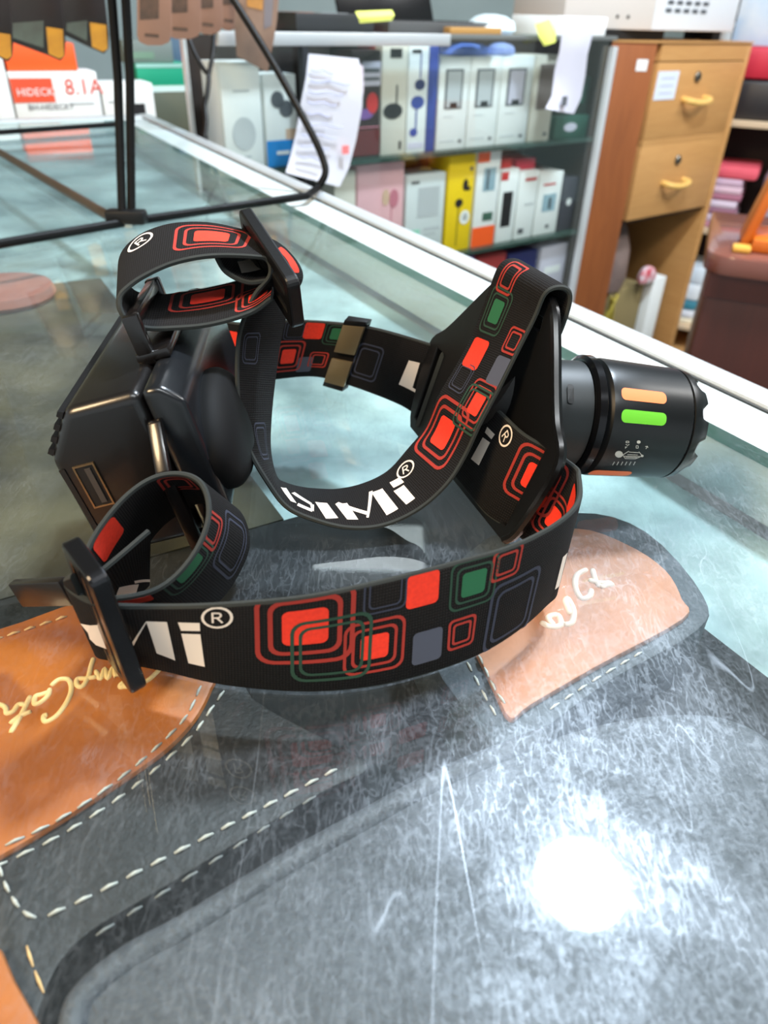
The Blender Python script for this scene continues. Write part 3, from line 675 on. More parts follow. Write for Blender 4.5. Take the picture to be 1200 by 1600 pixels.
v, f = join([(v, f), (v2, f2), (v3, f3)]); sl_o = mesh('slider', v, f, M_black, hl, bevel=.0004)
for t0, t1 in ((-.02, .42), (.54, 1.01)):
    v, f = plate_on(c0[0] - .0055, c0[0] + .0055, t0, t1, .0004, .0019); mesh('slider_bar', v, f, M_olive, sl_o, bevel=.0004, label='olive satin slider bar')

# --- buckles
def buckle(name, pa, da, pb, db, e2h, m1, label, ln_extra=0.0, th=.0042):
    a, b = at(pa, da), at(pb, db); c = (a + b) / 2; e1 = unit(b - a); L = np.linalg.norm(b - a) + ln_extra
    e2 = np.array(e2h, float); e2 = unit(e2 - e1 * (e2 @ e1)); e3 = np.cross(e1, e2)
    hx, hy = L / 2, .0082
    o = rrect(0, 0, hx, hy, .0022); h1 = rrect(0, .0035, hx - .003, .0019, .0006); h2 = rrect(0, -.0035, hx - .003, .0019, .0006)
    v, f = flat2d(o, [h1, h2], c, e1, e2, e3, th, .0007)
    return mesh(name, v, f, m1, hl, label=label), c, e1, e2, e3
bk, bc, be1, be2, be3 = buckle('buckle', (130, 872), .157, (196, 1047), .181, unit(ray((160, 960))) + np.array([-.16, 0, 0]), mat('dark_chrome', (52, 52, 54), 0.22, 0.85), 'dark glossy buckle')
pa, pb = at((104, 908), .1765), at((24, 912), .188)
v, f = frame_box((pa + pb) / 2 + np.array([0, 0, -.0032]), unit(pb - pa), unit(np.cross(ZZ, pb - pa)), unit(np.cross(pb - pa, np.cross(ZZ, pb - pa))), np.linalg.norm(pb - pa), .0028, .0075)
mesh('buckle_tongue', v, f, mat('brown_black_plastic', (20, 15, 13), 0.28), bk, bevel=.0006)
buckle('buckle', (388, 362), .2445, (462, 476), .2195, unit(ray((425, 420))) + np.array([-.22, 0, -.12]), M_black, 'black plastic buckle')

# --- battery case
U_ = unit((-.2465, -.005, .969)); C_ax = np.array([.9627, .113, .2455]); C_ax = unit(C_ax - U_ * (C_ax @ U_)); L_ax = np.cross(U_, C_ax)
BL = onz((165, 878)) + np.array([0, 0, .0009]); TL = BL + U_ * .0487
def bp(c, u, l): return TL + C_ax * c + U_ * u + L_ax * l
M_case = mat('case_black_plastic', (17, 15, 15), 0.3, bump=(1200, 0.05, 0.0003), coat=0.15)
bc_root = empty('battery_case', BL, None, None); bc_root.parent = hl; bc_root.matrix_parent_inverse = Matrix.Translation(-WLOC[hl.name])
BLN = .092
v, f = prism([(.0102, 0), (.0314, 0), (.0314, -.0487), (.0065, -.0487), (0, -.042), (0, -.0135)], TL, C_ax, U_, L_ax, 0, BLN)
mesh('case_body', v, f, M_case, bc_root, bevel=.0031, seg=5)
v, f = prism([(.0318, 0), (.0372, 0), (.0424, -.0055), (.0424, -.043), (.0375, -.0487), (.0318, -.0487)], TL, C_ax, U_, L_ax, -.0005, BLN + .0005)
mesh('case_lid', v, f, mat('lid_black_plastic', (20, 22, 25), 0.25), bc_root, bevel=.0022, seg=3)
for k in range(4):
    t = .14 + .24 * k; c, u = .0102 * (1 - t), -.0135 * t; n2 = unit((-.0135, .0102)); tdir = unit((-.0102, -.0135))
    pl = [(c + tdir[0] * a + n2[0] * b, u + tdir[1] * a + n2[1] * b) for a, b in ((-.0011, -.0003), (-.0008, .0013), (.0008, .0013), (.0011, -.0003))]
    v, f = prism(pl, TL, C_ax, U_, L_ax, .0016, BLN - .0016); mesh('grip_rib', v, f, M_case, bc_root)
# usb socket on the near end
uo = [(.0052, -.0164), (.0114, -.0164), (.0114, -.0306), (.0052, -.0306)]; ui = [(.0057, -.0169), (.0109, -.0169), (.0109, -.0301), (.0057, -.0301)]
v, f = flat2d(uo, [ui], TL, C_ax, U_, -L_ax, .0012); usb = mesh('usb_port', v, f, mat('port_brass', (150, 128, 96), 0.3, 0.9), bc_root)
v, f = prism(ui, TL, C_ax, U_, -L_ax, .00005, .0003); mesh('port_recess', v, f, mat('port_dark', (5, 5, 5), 0.5), usb)
v, f = prism([(.0082, -.0178), (.0098, -.0178), (.0098, -.0292), (.0082, -.0292)], TL, C_ax, U_, -L_ax, .0003, .0008); mesh('port_tongue', v, f, mat('port_grey', (60, 54, 50), 0.5), usb)
v, f = prism([(.0012, -.0165), (.0028, -.0165), (.0034, -.046), (.0022, -.046)], TL, C_ax, U_, -L_ax, .00005, .0003); mesh('end_groove', v, f, MATS['port_dark'], bc_root)
# rounded pad on the lid
V, Fc = [], []; nu, nl = 14, 22
for i in range(nu + 1):
    a = math.pi / 2 * i / nu
    for j in range(nl):
        b = 2 * math.pi * j / nl; rr = math.cos(a) ** .7 if i < nu else 0.0
        V.append(bp(.042 + .0085 * math.sin(a) ** .8, -.0275 + .0175 * rr * math.cos(b), .026 + .026 * rr * math.sin(b)))
for i in range(nu):
    for j in range(nl): Fc.append((i * nl + j, i * nl + (j + 1) % nl, (i + 1) * nl + (j + 1) % nl, (i + 1) * nl + j))
mesh('lid_pad', V, Fc, mat('soft_black_pad', (5, 5, 6), 0.7, spec=0.2), bc_root, smooth=True)
# brackets: one on the near end, one on top, one at the far end
M_brk = mat('bracket_black', (18, 15, 14), 0.25, coat=0.2)
prf = [(-.0085, .0), (-.0085, -.002), (-.0190, -.0125), (-.0455, -.0125), (-.0485, -.0095), (-.0485, .0), (-.0455, .0), (-.0455, -.0085), (-.0435, -.0095), (-.020, -.0095), (-.0125, -.002), (-.0125, .0)]
v, f = prism(prf, TL, U_, L_ax, C_ax, .0305, .0345); mesh('strap_bracket', v, f, M_brk, bc_root, bevel=.0007, label='black bracket on the case end')
parts = []
for l0 in (.0225, .0585):
    parts.append(frame_box(bp(.0305, .0065, l0), C_ax, U_, L_ax, .0048, .015, .0034))
parts.append(frame_box(bp(.0305, .0122, .0405), C_ax, U_, L_ax, .0036, .0034, .036))
parts.append(frame_box(bp(.0325, .0015, .0405), C_ax, U_, L_ax, .0100, .003, .0395))
v, f = join(parts); mesh('strap_bracket', v, f, M_brk, bc_root, bevel=.0007, label='black bracket on top of the case')

# --- torch
R0 = at((905, 650), .253); RE = at((1063, 664), .2595); ta = unit(RE - R0); TLEN = float(np.linalg.norm(RE - R0))
torch = empty('torch', R0 - np.array([0, 0, .02]), None, None); torch.parent = hl; torch.matrix_parent_inverse = Matrix.Translation(-WLOC[hl.name])
M_torch = mat('torch_black_anodised', (15, 17, 18), 0.34, 0.2)
M_collar = mat('grey_black_plastic', (20, 25, 25), 0.5)
R_A, R_B = .0206, .0192
def rad(t): return R_A + (R_B - R_A) * t / TLEN
tb = TLEN - .0072
v, f = lathe_vf([(.0015, rad(0) - .002), (.003, rad(0) - .0004), (.0045, rad(.0045)), (tb * .5, rad(tb * .5)), (tb, rad(tb)), (tb + .0003, rad(tb) - .0006)], R0, ta, 64); mesh('torch_head', v, f, M_torch, torch, smooth=True, autos=True)
v, f = lathe_vf([(-.0032, rad(0) - .001), (-.0022, rad(0) + .0003), (.0002, rad(0) + .0004), (.0012, rad(0) - .001)], R0, ta, 64); mesh('zoom_ring', v, f, mat('polished_black_ring', (34, 34, 36), 0.16, 0.7), torch, smooth=True, autos=True)
# crenellated bezel
sg = 96; ax_ = unit(np.cross(ta, ZZ)); ay_ = np.cross(ax_, ta); V, Fc = [], []
prof = [(tb + .0006, rad(tb) - .0006, 0), (tb + .0009, rad(tb) - .0001, 0), (tb + .0035, rad(tb) - .0006, 0), (tb + .0055, rad(tb) - .0018, .4), (TLEN, rad(tb) - .0026, 1), (TLEN - .0004, rad(tb) - .0046, 1), (tb + .004, rad(tb) - .005, 0)]
for t, r, kf in prof:
    for k in range(sg):
        a = 2 * math.pi * k / sg; cr = -.0024 * kf * (max(0, math.cos(9 * a)) ** .5 if math.cos(9 * a) > 0 else 0)
        V.append(R0 + ta * (t + cr) + r * (math.cos(a) * ax_ + math.sin(a) * ay_))
for i in range(len(prof) - 1):
    for k in range(sg): Fc.append((i * sg + k, i * sg + (k + 1) % sg, (i + 1) * sg + (k + 1) % sg, (i + 1) * sg + k))
mesh('bezel', V, Fc, M_torch, torch, smooth=True, autos=True)
v, f = lathe_vf([(tb + .0035, .0145), (tb + .0045, .0144)], R0, ta, 40); mesh('lens', v, f, mat('lens_glass', (190, 200, 205), 0.05), torch)
# collar behind the head and arm to the plate
v, f = lathe_vf([(-.0205, .0135), (-.0185, .0172), (-.012, .0183), (-.0034, .0188), (-.003, .0175)], R0, ta, 56); clr = mesh('collar', v, f, M_collar, torch, smooth=True, autos=True)
def cyl_pt(t, a, r): return R0 + ta * t + r * (math.cos(a) * ax_ + math.sin(a) * ay_)
def cyl_hit(px, rr):
    """where a line of sight meets the torch barrel: (t, angle)"""
    d = unit(ray(px)); o = CP - R0; dp = d - ta * (d @ ta); op = o - ta * (o @ ta); r = rr
    for _ in range(3):
        a, b, c = dp @ dp, dp @ op, op @ op - r * r; D = max(b * b - a * c, 0); k = (-b - math.sqrt(D)) / a
        P = CP + d * k; t = (P - R0) @ ta; r = rad(t) if rr > .0188 else rr
    q = P - R0 - ta * t; return t, math.atan2(q @ ay_, q @ ax_)
def patch(name, t0, t1, a0, a1, m, parent, off=.00012, rr=None, r=.35):
    hx, hy = abs(t1 - t0) / 2, abs(a1 - a0) / 2 * R_B; ct, ca = (t0 + t1) / 2, (a0 + a1) / 2; V = []
    for q in (1, .5): 
        o = rrect(0, 0, hx * q, hy * q, min(hy * .8, hx * .8) * q); k = len(o)
        V += [cyl_pt(ct + x, ca + y / R_B, (rr or rad(ct + x)) + off) for x, y in o]
    V.append(cyl_pt(ct, ca, (rr or rad(ct)) + off))
    Fc = [(i, (i + 1) % k, k + (i + 1) % k, k + i) for i in range(k)] + [(k + i, k + (i + 1) % k, 2 * k) for i in range(k)]
    return mesh(name, V, Fc, m, parent)
M_or = mat('orange_print', (250, 128, 74), 0.6); M_gr = mat('bright_green_print', (98, 190, 40), 0.6)
for y, m, nm in ((618, M_or, 'orange_bar'), (652, M_gr, 'green_bar')):
    t0, a0 = cyl_hit((971, y - 3), .02); t1, a1 = cyl_hit((1041, y + 4), .02); ca = (a0 + a1) / 2
    patch(nm, t0, t1, ca - .105, ca + .105, m, torch)
t0, a0 = cyl_hit((921, 738), .02); t1, a1 = cyl_hit((986, 740), .02); ca = cyl_hit((955, 739.5), .02)[1]
patch('orange_bar', t0, t1, ca - .13, ca + .13, M_or, torch)
M_icon = mat('pale_grey_print', (176, 178, 172), 0.6)
parts = []
def icon_line(a, b, w_=1.6):
    a, b = np.array(a, float), np.array(b, float); t = unit(b - a); n_ = np.array([-t[1], t[0]]) * w_ / 2
    q = [a + n_, b + n_, b - n_, a - n_]; V = []
    for p in q:
        tt, aa = cyl_hit(p, .02); V.append(cyl_pt(tt, aa, rad(tt) + .00012))
    parts.append((V, [(0, 1, 2, 3)]))
def zc(p): return (820 + p[0] / 4, 500 + p[1] / 4)
for a, b in [((612, 842), (650, 818)), ((650, 824), (712, 828)), ((712, 822), (732, 846)), ((612, 842), (625, 862)), ((625, 864), (690, 866)), ((690, 866), (735, 848)), ((620, 850), (720, 852)), ((640, 840), (705, 842)), ((630, 856), (700, 858))]:
    icon_line(zc(a), zc(b), 1.0)
for c, r in (((588, 838), 6.2), ((733, 848), 2.2), ((711, 762), 3.0)):
    c = zc(c); V = []
    for k in range(14):
        tt, aa = cyl_hit((c[0] + r * math.cos(2 * math.pi * k / 14), c[1] + r * .85 * math.sin(2 * math.pi * k / 14)), .02); V.append(cyl_pt(tt, aa, rad(tt) + .00012))
    parts.append((V, [tuple(range(14))]))
for a, b in [((632, 757), (650, 757)), ((632, 757), (632, 766)), ((650, 757), (650, 766)), ((632, 766), (650, 766)), ((630, 776), (642, 783)), ((642, 783), (652, 776)), ((628, 797), (640, 790)), ((628, 790), (628, 802)),
             ((695, 785), (708, 785)), ((695, 785), (695, 800)), ((708, 785), (708, 800)), ((695, 800), (708, 800)), ((752, 790), (768, 788)), ((756, 805), (764, 790)), ((764, 790), (770, 797))]:
    icon_line(zc(a), zc(b), 0.9)
for k in range(6): icon_line(zc((548 + 26 * k, 906)), zc((560 + 26 * k, 884)), 1.3)
v, f = join(parts); mesh('icon_print', v, f, M_icon, torch)
t0, a0 = cyl_hit((886, 600), .0187); t1, a1 = cyl_hit((897, 631), .0187)
patch('collar_slot', t0, t1, a0, a1, MATS['port_dark'], torch, .0002, .0186)
q0 = pp(.0455, .036, .0012); q1 = R0 - ta * .018
v, f = tube_vf([q0, q0 * .4 + q1 * .6, q1], [.0150, .0150, .0138], 28); mesh('swivel_mount', v, f, M_black_matt, torch, smooth=True, autos=True)

# ------------------------------------------------------------------ wire rack on the counter
M_wire = mat('black_wire', (5, 5, 5), 0.5, spec=0.15)
M_wire_b = mat('brown_wire', (62, 50, 40), 0.45)
rk = empty('wire_rack', onz((200, 358)), 'black wire display rack standing on the glass counter with hanging cards', 'rack')
rr = .0032
f0 = onz((192, 348), rr); f1 = onz((206, 346), rr)
up = np.array([0, 0, 1.])
tube('upright', [f0 + up * .002, at((184, 120), .535), at((174, -10), .512), at((174, -10), .512) + np.array([-.004, .01, .14])], rr, M_wire, rk)
tube('upright', [f1 + up * .002, at((203, 120), .535), at((196, -10), .512), at((196, -10), .512) + np.array([.0, .01, .14])], rr, M_wire, rk)
tube('base_rod', [f0, onz((0, 381), rr), onz((-120, 405), rr)], rr, M_wire, rk)
e = onz((480, 306), rr + .0045)
hoop = [f1, f1 * .5 + e * .5, e] + crom([at((498, 292), .662), at((508, 272), .662), at((505, 250), .662), at((485, 205), .657), at((430, 105), .65), at((365, 0), .64), at((330, -55), .635)], 6)
tube('side_hoop', hoop, rr, M_wire, rk)
tube('base_rod', [f0 + np.array([-.004, 0, .001]), onz((-30, 222), rr * 1.3) + np.array([0, 0, .001])], rr * 1.25, M_wire_b, rk, label='brown base rod')
tube('base_rod', [onz((-60, 211), rr + .003), onz((182, 194), rr + .003)], rr, M_wire, rk)
for hk in ([at((196, -72), .506), at((214, -74), .60), at((241, -72), .722), at((300, -73), .86), at((362, -74), 1.0)], [at((174, -72), .506), at((60, -80), .54), at((-30, -74), .595), at((40, -72), .70), at((145, -70), .84)], [at((330, -55), .635), at((370, -62), .77), at((408, -60), .905), at((412, -60), .93)]):
    tube('hook_rod', crom(hk, 6), .0022, M_wire, rk, 8)
tube('cross_bar', [at((150, -78), .503), at((220, -76), .503)], .0026, M_wire, rk, 8)
v, f = join([frame_box((f0 + f1) / 2 + np.array([0, 0, .004]), XX, YY, ZZ, .030, .012, .010)]); mesh('foot_clamp', v, f, M_black, rk, bevel=.002)

# cards hanging on the rack
def card(name, px, d, m, label, cat, group=None, thick=.0016, prints=(), inner=None):
    """a flat hanging card: outline in px at depth d, facing the front of the counter"""
    c = at(px[0], d); n = unit(np.array([-0.12, 1, 0])); ex = unit(np.cross(n, ZZ)); ey = ZZ
    O = c; P = [onplane(p, O, n) for p in px]
    pl = [((p - O) @ ex, (p - O) @ ey) for p in P]
    v, f = prism(pl, O, ex, ey, n, 0, thick); o = mesh(name, v, f, m, None, label=label, cat=cat, group=group, bevel=.0003)
    for nm, q, mm in prints:
        Q = [onplane(p, O - n * .0006, n) for p in q]; mesh(nm, [x for x in Q] + [x + n * .0004 for x in Q], [tuple(range(len(Q))), tuple(range(2 * len(Q) - 1, len(Q) - 1, -1))] + [(i, (i + 1) % len(Q), len(Q) + (i + 1) % len(Q), len(Q) + i) for i in range(len(Q))], mm, o)
    return o
M_card = mat('rosy_card', (142, 108, 93), 0.6); M_card_d = mat('dark_blister_print', (62, 48, 42), 0.6, noise=(60, .7, (110, 84, 70)))
def rb(x0, x1, y, r=16): return [(x0, -70), (x1, -70), (x1, y - r), (x1 - 4, y - 5), (x1 - r, y), (x0 + r, y), (x0 + 3, y - 6), (x0, y - r)]
cols = ['front', 'second', 'third', 'rearmost']
for k, (x0, x1, y, d) in enumerate([(214, 268, 71, .72), (258, 314, 61, .80), (304, 348, 54, .88), (338, 376, 48, .96)]):
    xm = x0 + (x1 - x0) * .48
    card('hanging_card', rb(x0, x1, y), d, M_card, 'rosy brown product card hanging on the wire rack, %s of four' % cols[k], 'product card', 'rosy cards on the wire rack',
         prints=[('printed_panel', [(x0 + 4, -60), (xm + 8, -60), (xm + 8, y - 42), (x0 + 4, y - 40)], M_card_d), ('printed_line', [(x0 + 12, y - 19), (xm + 8, y - 17), (xm + 8, y - 12), (x0 + 12, y - 14)], M_card_d)])
M_pouch = mat('dark_pouch', (20, 18, 18), 0.35, noise=(14, .6, (50, 36, 36))); M_amber = mat('amber_label', (196, 140, 36), 0.5, noise=(60, .6, (150, 100, 30))); M_clear = mat('amber_film', (150, 120, 60), 0.3)
for k, (x0, x1, y, d, y0, nm) in enumerate([(-60, 20, 96, .60, 50, 'nearest the open end of the rack'), (8, 102, 95, .70, 42, 'between two others'), (92, 170, 84, .80, 35, 'beside the rack uprights')]):
    card('hanging_pouch', [(x0, -70), (x1 - 12, -70), (x1 - 6, 0), (x1, y - 30), (x1 - 1, y - 8), (x1 - 8, y), (x1 - 26, y - 8), (x0, y - 33)], d, M_pouch, 'dark hanging pouch with amber foot, ' + nm, 'pouch', 'dark pouches on the wire rack',
         prints=[('film_window', [(x0 + 12, 36), (x1 - 34, 32), (x1 - 34, y - 20), (x0 + 12, y - 36)], mat('grey_green_film', (84, 96, 90), .3, noise=(40, .6, (60, 50, 50)))), ('amber_label', [(x1 - 30, y0), (x1 - 4, y0 + 4), (x1 - 2, y - 8), (x1 - 9, y - 3), (x1 - 26, y - 11)], M_amber)])
card('hanging_card', [(372, -60), (440, -60), (433, 30), (428, 62), (418, 113), (370, 88), (366, 40)], .90, mat('brown_grey_card', (150, 124, 108), 0.6, noise=(30, .6, (112, 90, 80))), 'large brown grey card with orange picture behind the rack hoop', 'product card',
     prints=[('printed_panel', [(384, -40), (414, -40), (410, 16), (386, 10)], mat('orange_picture', (196, 140, 70), .6, noise=(40, .6, (120, 90, 60)))), ('printed_panel', [(414, -40), (430, -40), (424, 40), (412, 46)], mat('grey_picture', (120, 116, 124), .6))])

# ------------------------------------------------------------------ display case behind the counter
a52 = math.radians(52); uc = np.array([math.sin(a52), math.cos(a52), 0]); vc = np.array([-math.cos(a52), math.sin(a52), 0])
K0 = at((800, 150), 1.35)
def kp(s, wv_, z): q = K0 + uc * s + vc * wv_; return np.array([q[0], q[1], z])
def ks(px):
    q = onplane(px, K0, vc); return float((q - K0) @ uc), float(q[2])
def kbox(name, s0, s1, w0, w1, z0, z1, m, parent=None, **k):
    return box(name, kp((s0 + s1) / 2, (w0 + w1) / 2, (z0 + z1) / 2), (s1 - s0, w1 - w0, z1 - z0), m, parent, ax=(uc, vc, ZZ), **k)
case = empty('display_case', kp(-.2, .1, -.9), 'glass display case with aluminium frame full of boxed phone accessories', 'display case')
SL, SM, SR, ZTOP, Z1, Z2, Z3 = -.597, -.45, .262, .113, -.066, -.255, -.44
M_brownback = mat('brown_case_back', (50, 38, 31), 0.7, noise=(8, .6, (34, 27, 24)))
kbox('top_glass', SL, SM - .0005, -.003, .1, ZTOP - .004, ZTOP, M_glass, case)
kbox('top_glass', SM, SR, -.003, .2, ZTOP - .004, ZTOP, M_glass, case)
kbox('top_rail', SL, -.175, -.016, -.0035, ZTOP - .016, ZTOP + .001, M_alu, case, bevel=.001)
kbox('top_rail', -.174, SR + .004, -.012, -.0035, ZTOP - .007, ZTOP + .0005, mat('dull_rail', (120, 124, 122), .4, .4), case, bevel=.0008)
kbox('corner_post', SR - .006, SR + .006, -.016, -.002, -.9, ZTOP - .0165, M_alu, case, bevel=.001)
kbox('corner_post', -.463, -.453, -.015, -.0025, -.9, ZTOP - .0165, mat('dark_post', (40, 44, 48), .5), case)
kbox('front_glass', SL, SR - .007, -.0022, .0005, -.9, ZTOP - .005, M_glass, case)
for z in (Z1, Z2, Z3):
    kbox('glass_shelf', SM, SR, .002, .199, z - .007, z, mat('glass_shelf_green', (58, 84, 76), .15, alpha=.75), case); kbox('glass_shelf', SL, SM - .0005, .002, .099, z - .007, z, MATS['glass_shelf_green'], case)
kbox('back_panel', SL, SM, .1, .106, -.9, ZTOP - .005, M_brownback, case); kbox('back_panel', SM - .006, SM, .107, .199, -.9, ZTOP - .005, M_brownback, case)
kbox('back_panel', SM, SR, .2, .206, -.9, ZTOP - .005, M_brownback, case)
kbox('corner_post', SL - .006, SL - .0005, .09, .1, -.9, ZTOP - .005, M_alu, case)
kbox('side_panel', SR + .0002, SR + .0055, .0, .2, -.9, ZTOP - .005, M_brownback, case)
kbox('base_panel', SM, SR, .004, .199, -.9, -.62, M_brownback, case)

def kt(p, w0=.02): return float(onplane(p, K0 + vc * w0, vc)[2])
def pbox(px0, px1, pxtop, zb, base, label, cat='box', w0=.02, dep=.06, prints=(), group=None, name='product_box', tilt=0, side=None):
    """product box on a shelf: left/right edge px, top px; prints as (name, x0, y0, x1, y1, material) fractions of its face"""
    kw = K0 + vc * w0
    def kz(p): q = onplane(p, kw, vc); return float((q - K0) @ uc), float(q[2])
    s0, _ = kz(px0); s1 = min(kz(px1)[0], SR - .004); z1 = kz(pxtop)[1]
    z1 = min(z1, Z1 - .009) if zb == Z2 else (min(z1, Z2 - .009) if zb == Z3 else z1)      # stay clear of the shelf above
    o = kbox(name, s0 + .0006, s1 - .0006, w0, w0 + dep, zb + .0002, z1, base, None, bevel=.001, label=label, cat=cat, group=group)
    pr = list(prints)
    for q in pr:
        if q[0] == 'text':
            _, x, y, sz, s, m = q
            O = kp(s0 + (s1 - s0) * x, w0 - .0006, zb + (z1 - zb) * y); v, f = text_vf(s, O, uc, ZZ, -vc, sz); mesh('lettering', v, f, m, o)
        elif q[0] == 'round':
            _, x, y, rx, ry, m = q; wd, hh = s1 - s0, z1 - zb; n = 20
            V = [kp(s0 + wd * x + rx * wd * math.cos(2 * math.pi * i / n), w0 - .0005 - .0003 * j, zb + hh * y + ry * hh * math.sin(2 * math.pi * i / n)) for j in (0, 1) for i in range(n)]
            mesh('printed_shape', V, [tuple(range(n)), tuple(range(2 * n - 1, n - 1, -1))] + [(i, (i + 1) % n, n + (i + 1) % n, n + i) for i in range(n)], m, o)
        else:
            nm, x0, y0, x1, y1, m = q[:6]; lift = q[6] if len(q) > 6 else 0
            kbox(nm, s0 + (s1 - s0) * x0, s0 + (s1 - s0) * x1, w0 - .0006 - lift, w0 - .0002 - lift, zb + max((z1 - zb) * y0, .0006), zb + (z1 - zb) * y1, m, o)
    return o
def c(nm, rgb, r=.55): return mat(nm, rgb, r)
white = c('white_carton', (232, 236, 234)); offw = c('cream_carton', (214, 210, 196)); blk = c('black_print', (28, 28, 30)); dgrey = c('dark_grey_print', (84, 88, 92)); lgrey = c('light_grey_print', (186, 192, 194))
blue = c('blue_print', (54, 72, 150)); sky = c('sky_blue_print', (16, 128, 200)); navy = c('navy_print', (36, 44, 96)); orange = c('orange_carton', (244, 92, 30)); redc = c('red_carton', (200, 44, 44)); maroon = c('maroon_carton', (96, 34, 36)); dark = c('dark_carton', (46, 32, 32)); pink = c('pink_carton', (226, 176, 180)); rose = c('rose_print', (196, 120, 134)); yellow = c('yellow_carton', (240, 204, 20)); mint = c('mint_print', (140, 206, 180)); palegrey = c('pale_grey_carton', (206, 214, 214)); greenc = c('green_tin', (40, 84, 70)); lilac = c('lilac_carton', (196, 194, 208)); screen = c('screen_print', (146, 176, 188)); purple = c('purple_print', (120, 84, 150))
# upper shelf
pbox((345, 150), (408, 150), (380, 97), Z1, white, 'tall plain white box with faint grey drawing beside the blue and white box', prints=[('round', .5, .35, .3, .16, lgrey), ('printed_line', .3, .74, .7, .76, lgrey), ('printed_line', .35, .12, .65, .14, lgrey)], w0=.01)
bx_ = pbox((412, 150), (463, 150), (440, 116), Z1, white, 'white box with sky blue foot and grey earbuds picture', prints=[('printed_panel', 0.0, .0, 1, .30, sky), ('round', .4, .74, .2, .09, dgrey), ('round', .66, .64, .22, .09, dgrey), ('printed_line', .3, .14, .7, .18, white, .0005), ('printed_panel', .62, .3, 1, .42, c('skin_print', (206, 176, 150)))], w0=.01)
pbox((549, 150), (594, 150), (572, 78), Z1, dark, 'dark maroon box with white label and red drawing', prints=[('printed_label', .35, .68, 1, .9, lilac), ('printed_panel', 0, .02, 1, .27, maroon), ('printed_line', 0, .29, 1, .3, rose), ('round', .72, .52, .2, .1, redc), ('round', .45, .42, .3, .05, purple), ('printed_line', .42, .80, .95, .84, dgrey, .0005), ('printed_line', .42, .73, .95, .76, dgrey, .0005)])
pbox((596, 150), (636, 150), (616, 72), Z1, offw, 'cream box with black adapter picture', prints=[('round', .45, .42, .38, .075, blk), ('printed_line', .56, .48, .62, .66, blk), ('printed_panel', .3, .9, .75, .98, blk), ('printed_mark', .72, .05, .82, .13, blk)])
pbox((637, 150), (668, 150), (655, 68), Z1, white, 'slim white box with blue earphones picture', prints=[('round', .5, .48, .34, .06, blue), ('round', .58, .64, .26, .05, navy), ('printed_line', .56, .7, .62, .92, blue), ('printed_line', .42, .22, .5, .42, blue), ('round', .35, .2, .2, .04, blue), ('printed_line', .15, .92, .6, .95, blk), ('printed_line', .1, .04, .9, .1, lilac)])
pbox((668.5, 150), (683, 150), (675, 70), Z1, blue, 'narrow blue box next to the first charger box')
for k, (xa, xb, nm, sc_) in enumerate([(685, 732, 'at the blue box', lgrey), (733, 780, 'in the middle', lgrey), (781, 829, 'beside the cream box', lilac)]):
    pbox((xa, 150), (xb, 150), ((xa + xb) / 2, 88), Z1, white, 'white charger box with framed window, ' + nm, group='white charger boxes', prints=[('printed_frame', .2, .45, .78, .87, dgrey), ('window_print', .26, .47, .72, .85, sc_, .0005), ('printed_mark', .38, .47, .62, .52, blk, .001), ('printed_line', .12, .09, .6, .105, lgrey), ('printed_mark', .75, .07, .86, .105, dgrey), ('printed_line', .2, .36, .5, .37, lgrey)])
pbox((832, 150), (866, 150), (850, 86), Z1, offw, 'cream box with dull grey picture beside the green tin', prints=[('printed_panel', .2, .38, .95, .9, c('taupe_print', (128, 118, 112))), ('printed_mark', .7, .06, .85, .1, dgrey)])
pbox((869, 190), (920, 190), (895, 181), Z1, greenc, 'low dark green tin with white emblem', cat='tin', prints=[('round', .45, .5, .2, .2, lilac)])
pbox((872, 150), (925, 150), (900, 120), kt((895, 181)), c('dark_green_case', (38, 52, 44)), 'dark green box lying on the green tin', w0=.03, dep=.08, prints=[('printed_panel', .5, .3, .85, .8, greenc)])
# things lying on the upper boxes
def lump(name, px, w0, sx, sz, sy, m, label, cat, zb):
    s, _ = ks(px); n = 16; V, Fc = [], []
    prof = [(0, .86), (.18, 1), (.6, .93), (.88, .62), (1, .25)]
    for h_, r in prof:
        for i in range(n):
            a = 2 * math.pi * i / n; q = 1 + .12 * math.sin(3 * a + px[0]) + .07 * math.sin(5 * a + px[1])
            V.append(kp(s + sx / 2 * r * q * math.cos(a), w0 + sy / 2 * r * q * math.sin(a), zb + .0003 + sz * h_))
    for j in range(len(prof) - 1):
        for i in range(n): Fc.append((j * n + i, j * n + (i + 1) % n, (j + 1) * n + (i + 1) % n, (j + 1) * n + i))
    Fc += [tuple(range(n)), tuple(range((len(prof) - 1) * n, len(prof) * n))]
    return mesh(name, V, Fc, m, None, smooth=True, autos=True, label=label, cat=cat)
ztc = kt((757, 88))
lump('blue_pouch', (755, 80), .05, .12, .02, .05, c('blue_film', (92, 120, 196), .35), 'crumpled blue plastic pouch on top of the white charger boxes', 'pouch', ztc)
lump('blue_pouch', (812, 80), .05, .06, .02, .05, c('pale_blue_film', (140, 156, 205), .35), 'small pale blue pouch on the charger box beside the cream box', 'pouch', ztc)
pbox((585, 66), (600, 66), (590, 56), kt((572, 78)), redc, 'small dull red box lying on the dark maroon box', w0=.04, dep=.05)
lump('blue_pouch', (522, 90), .055, .09, .03, .06, c('deep_blue_film', (70, 120, 180), .35), 'blue plastic pouch behind the hanging papers', 'pouch', Z1)
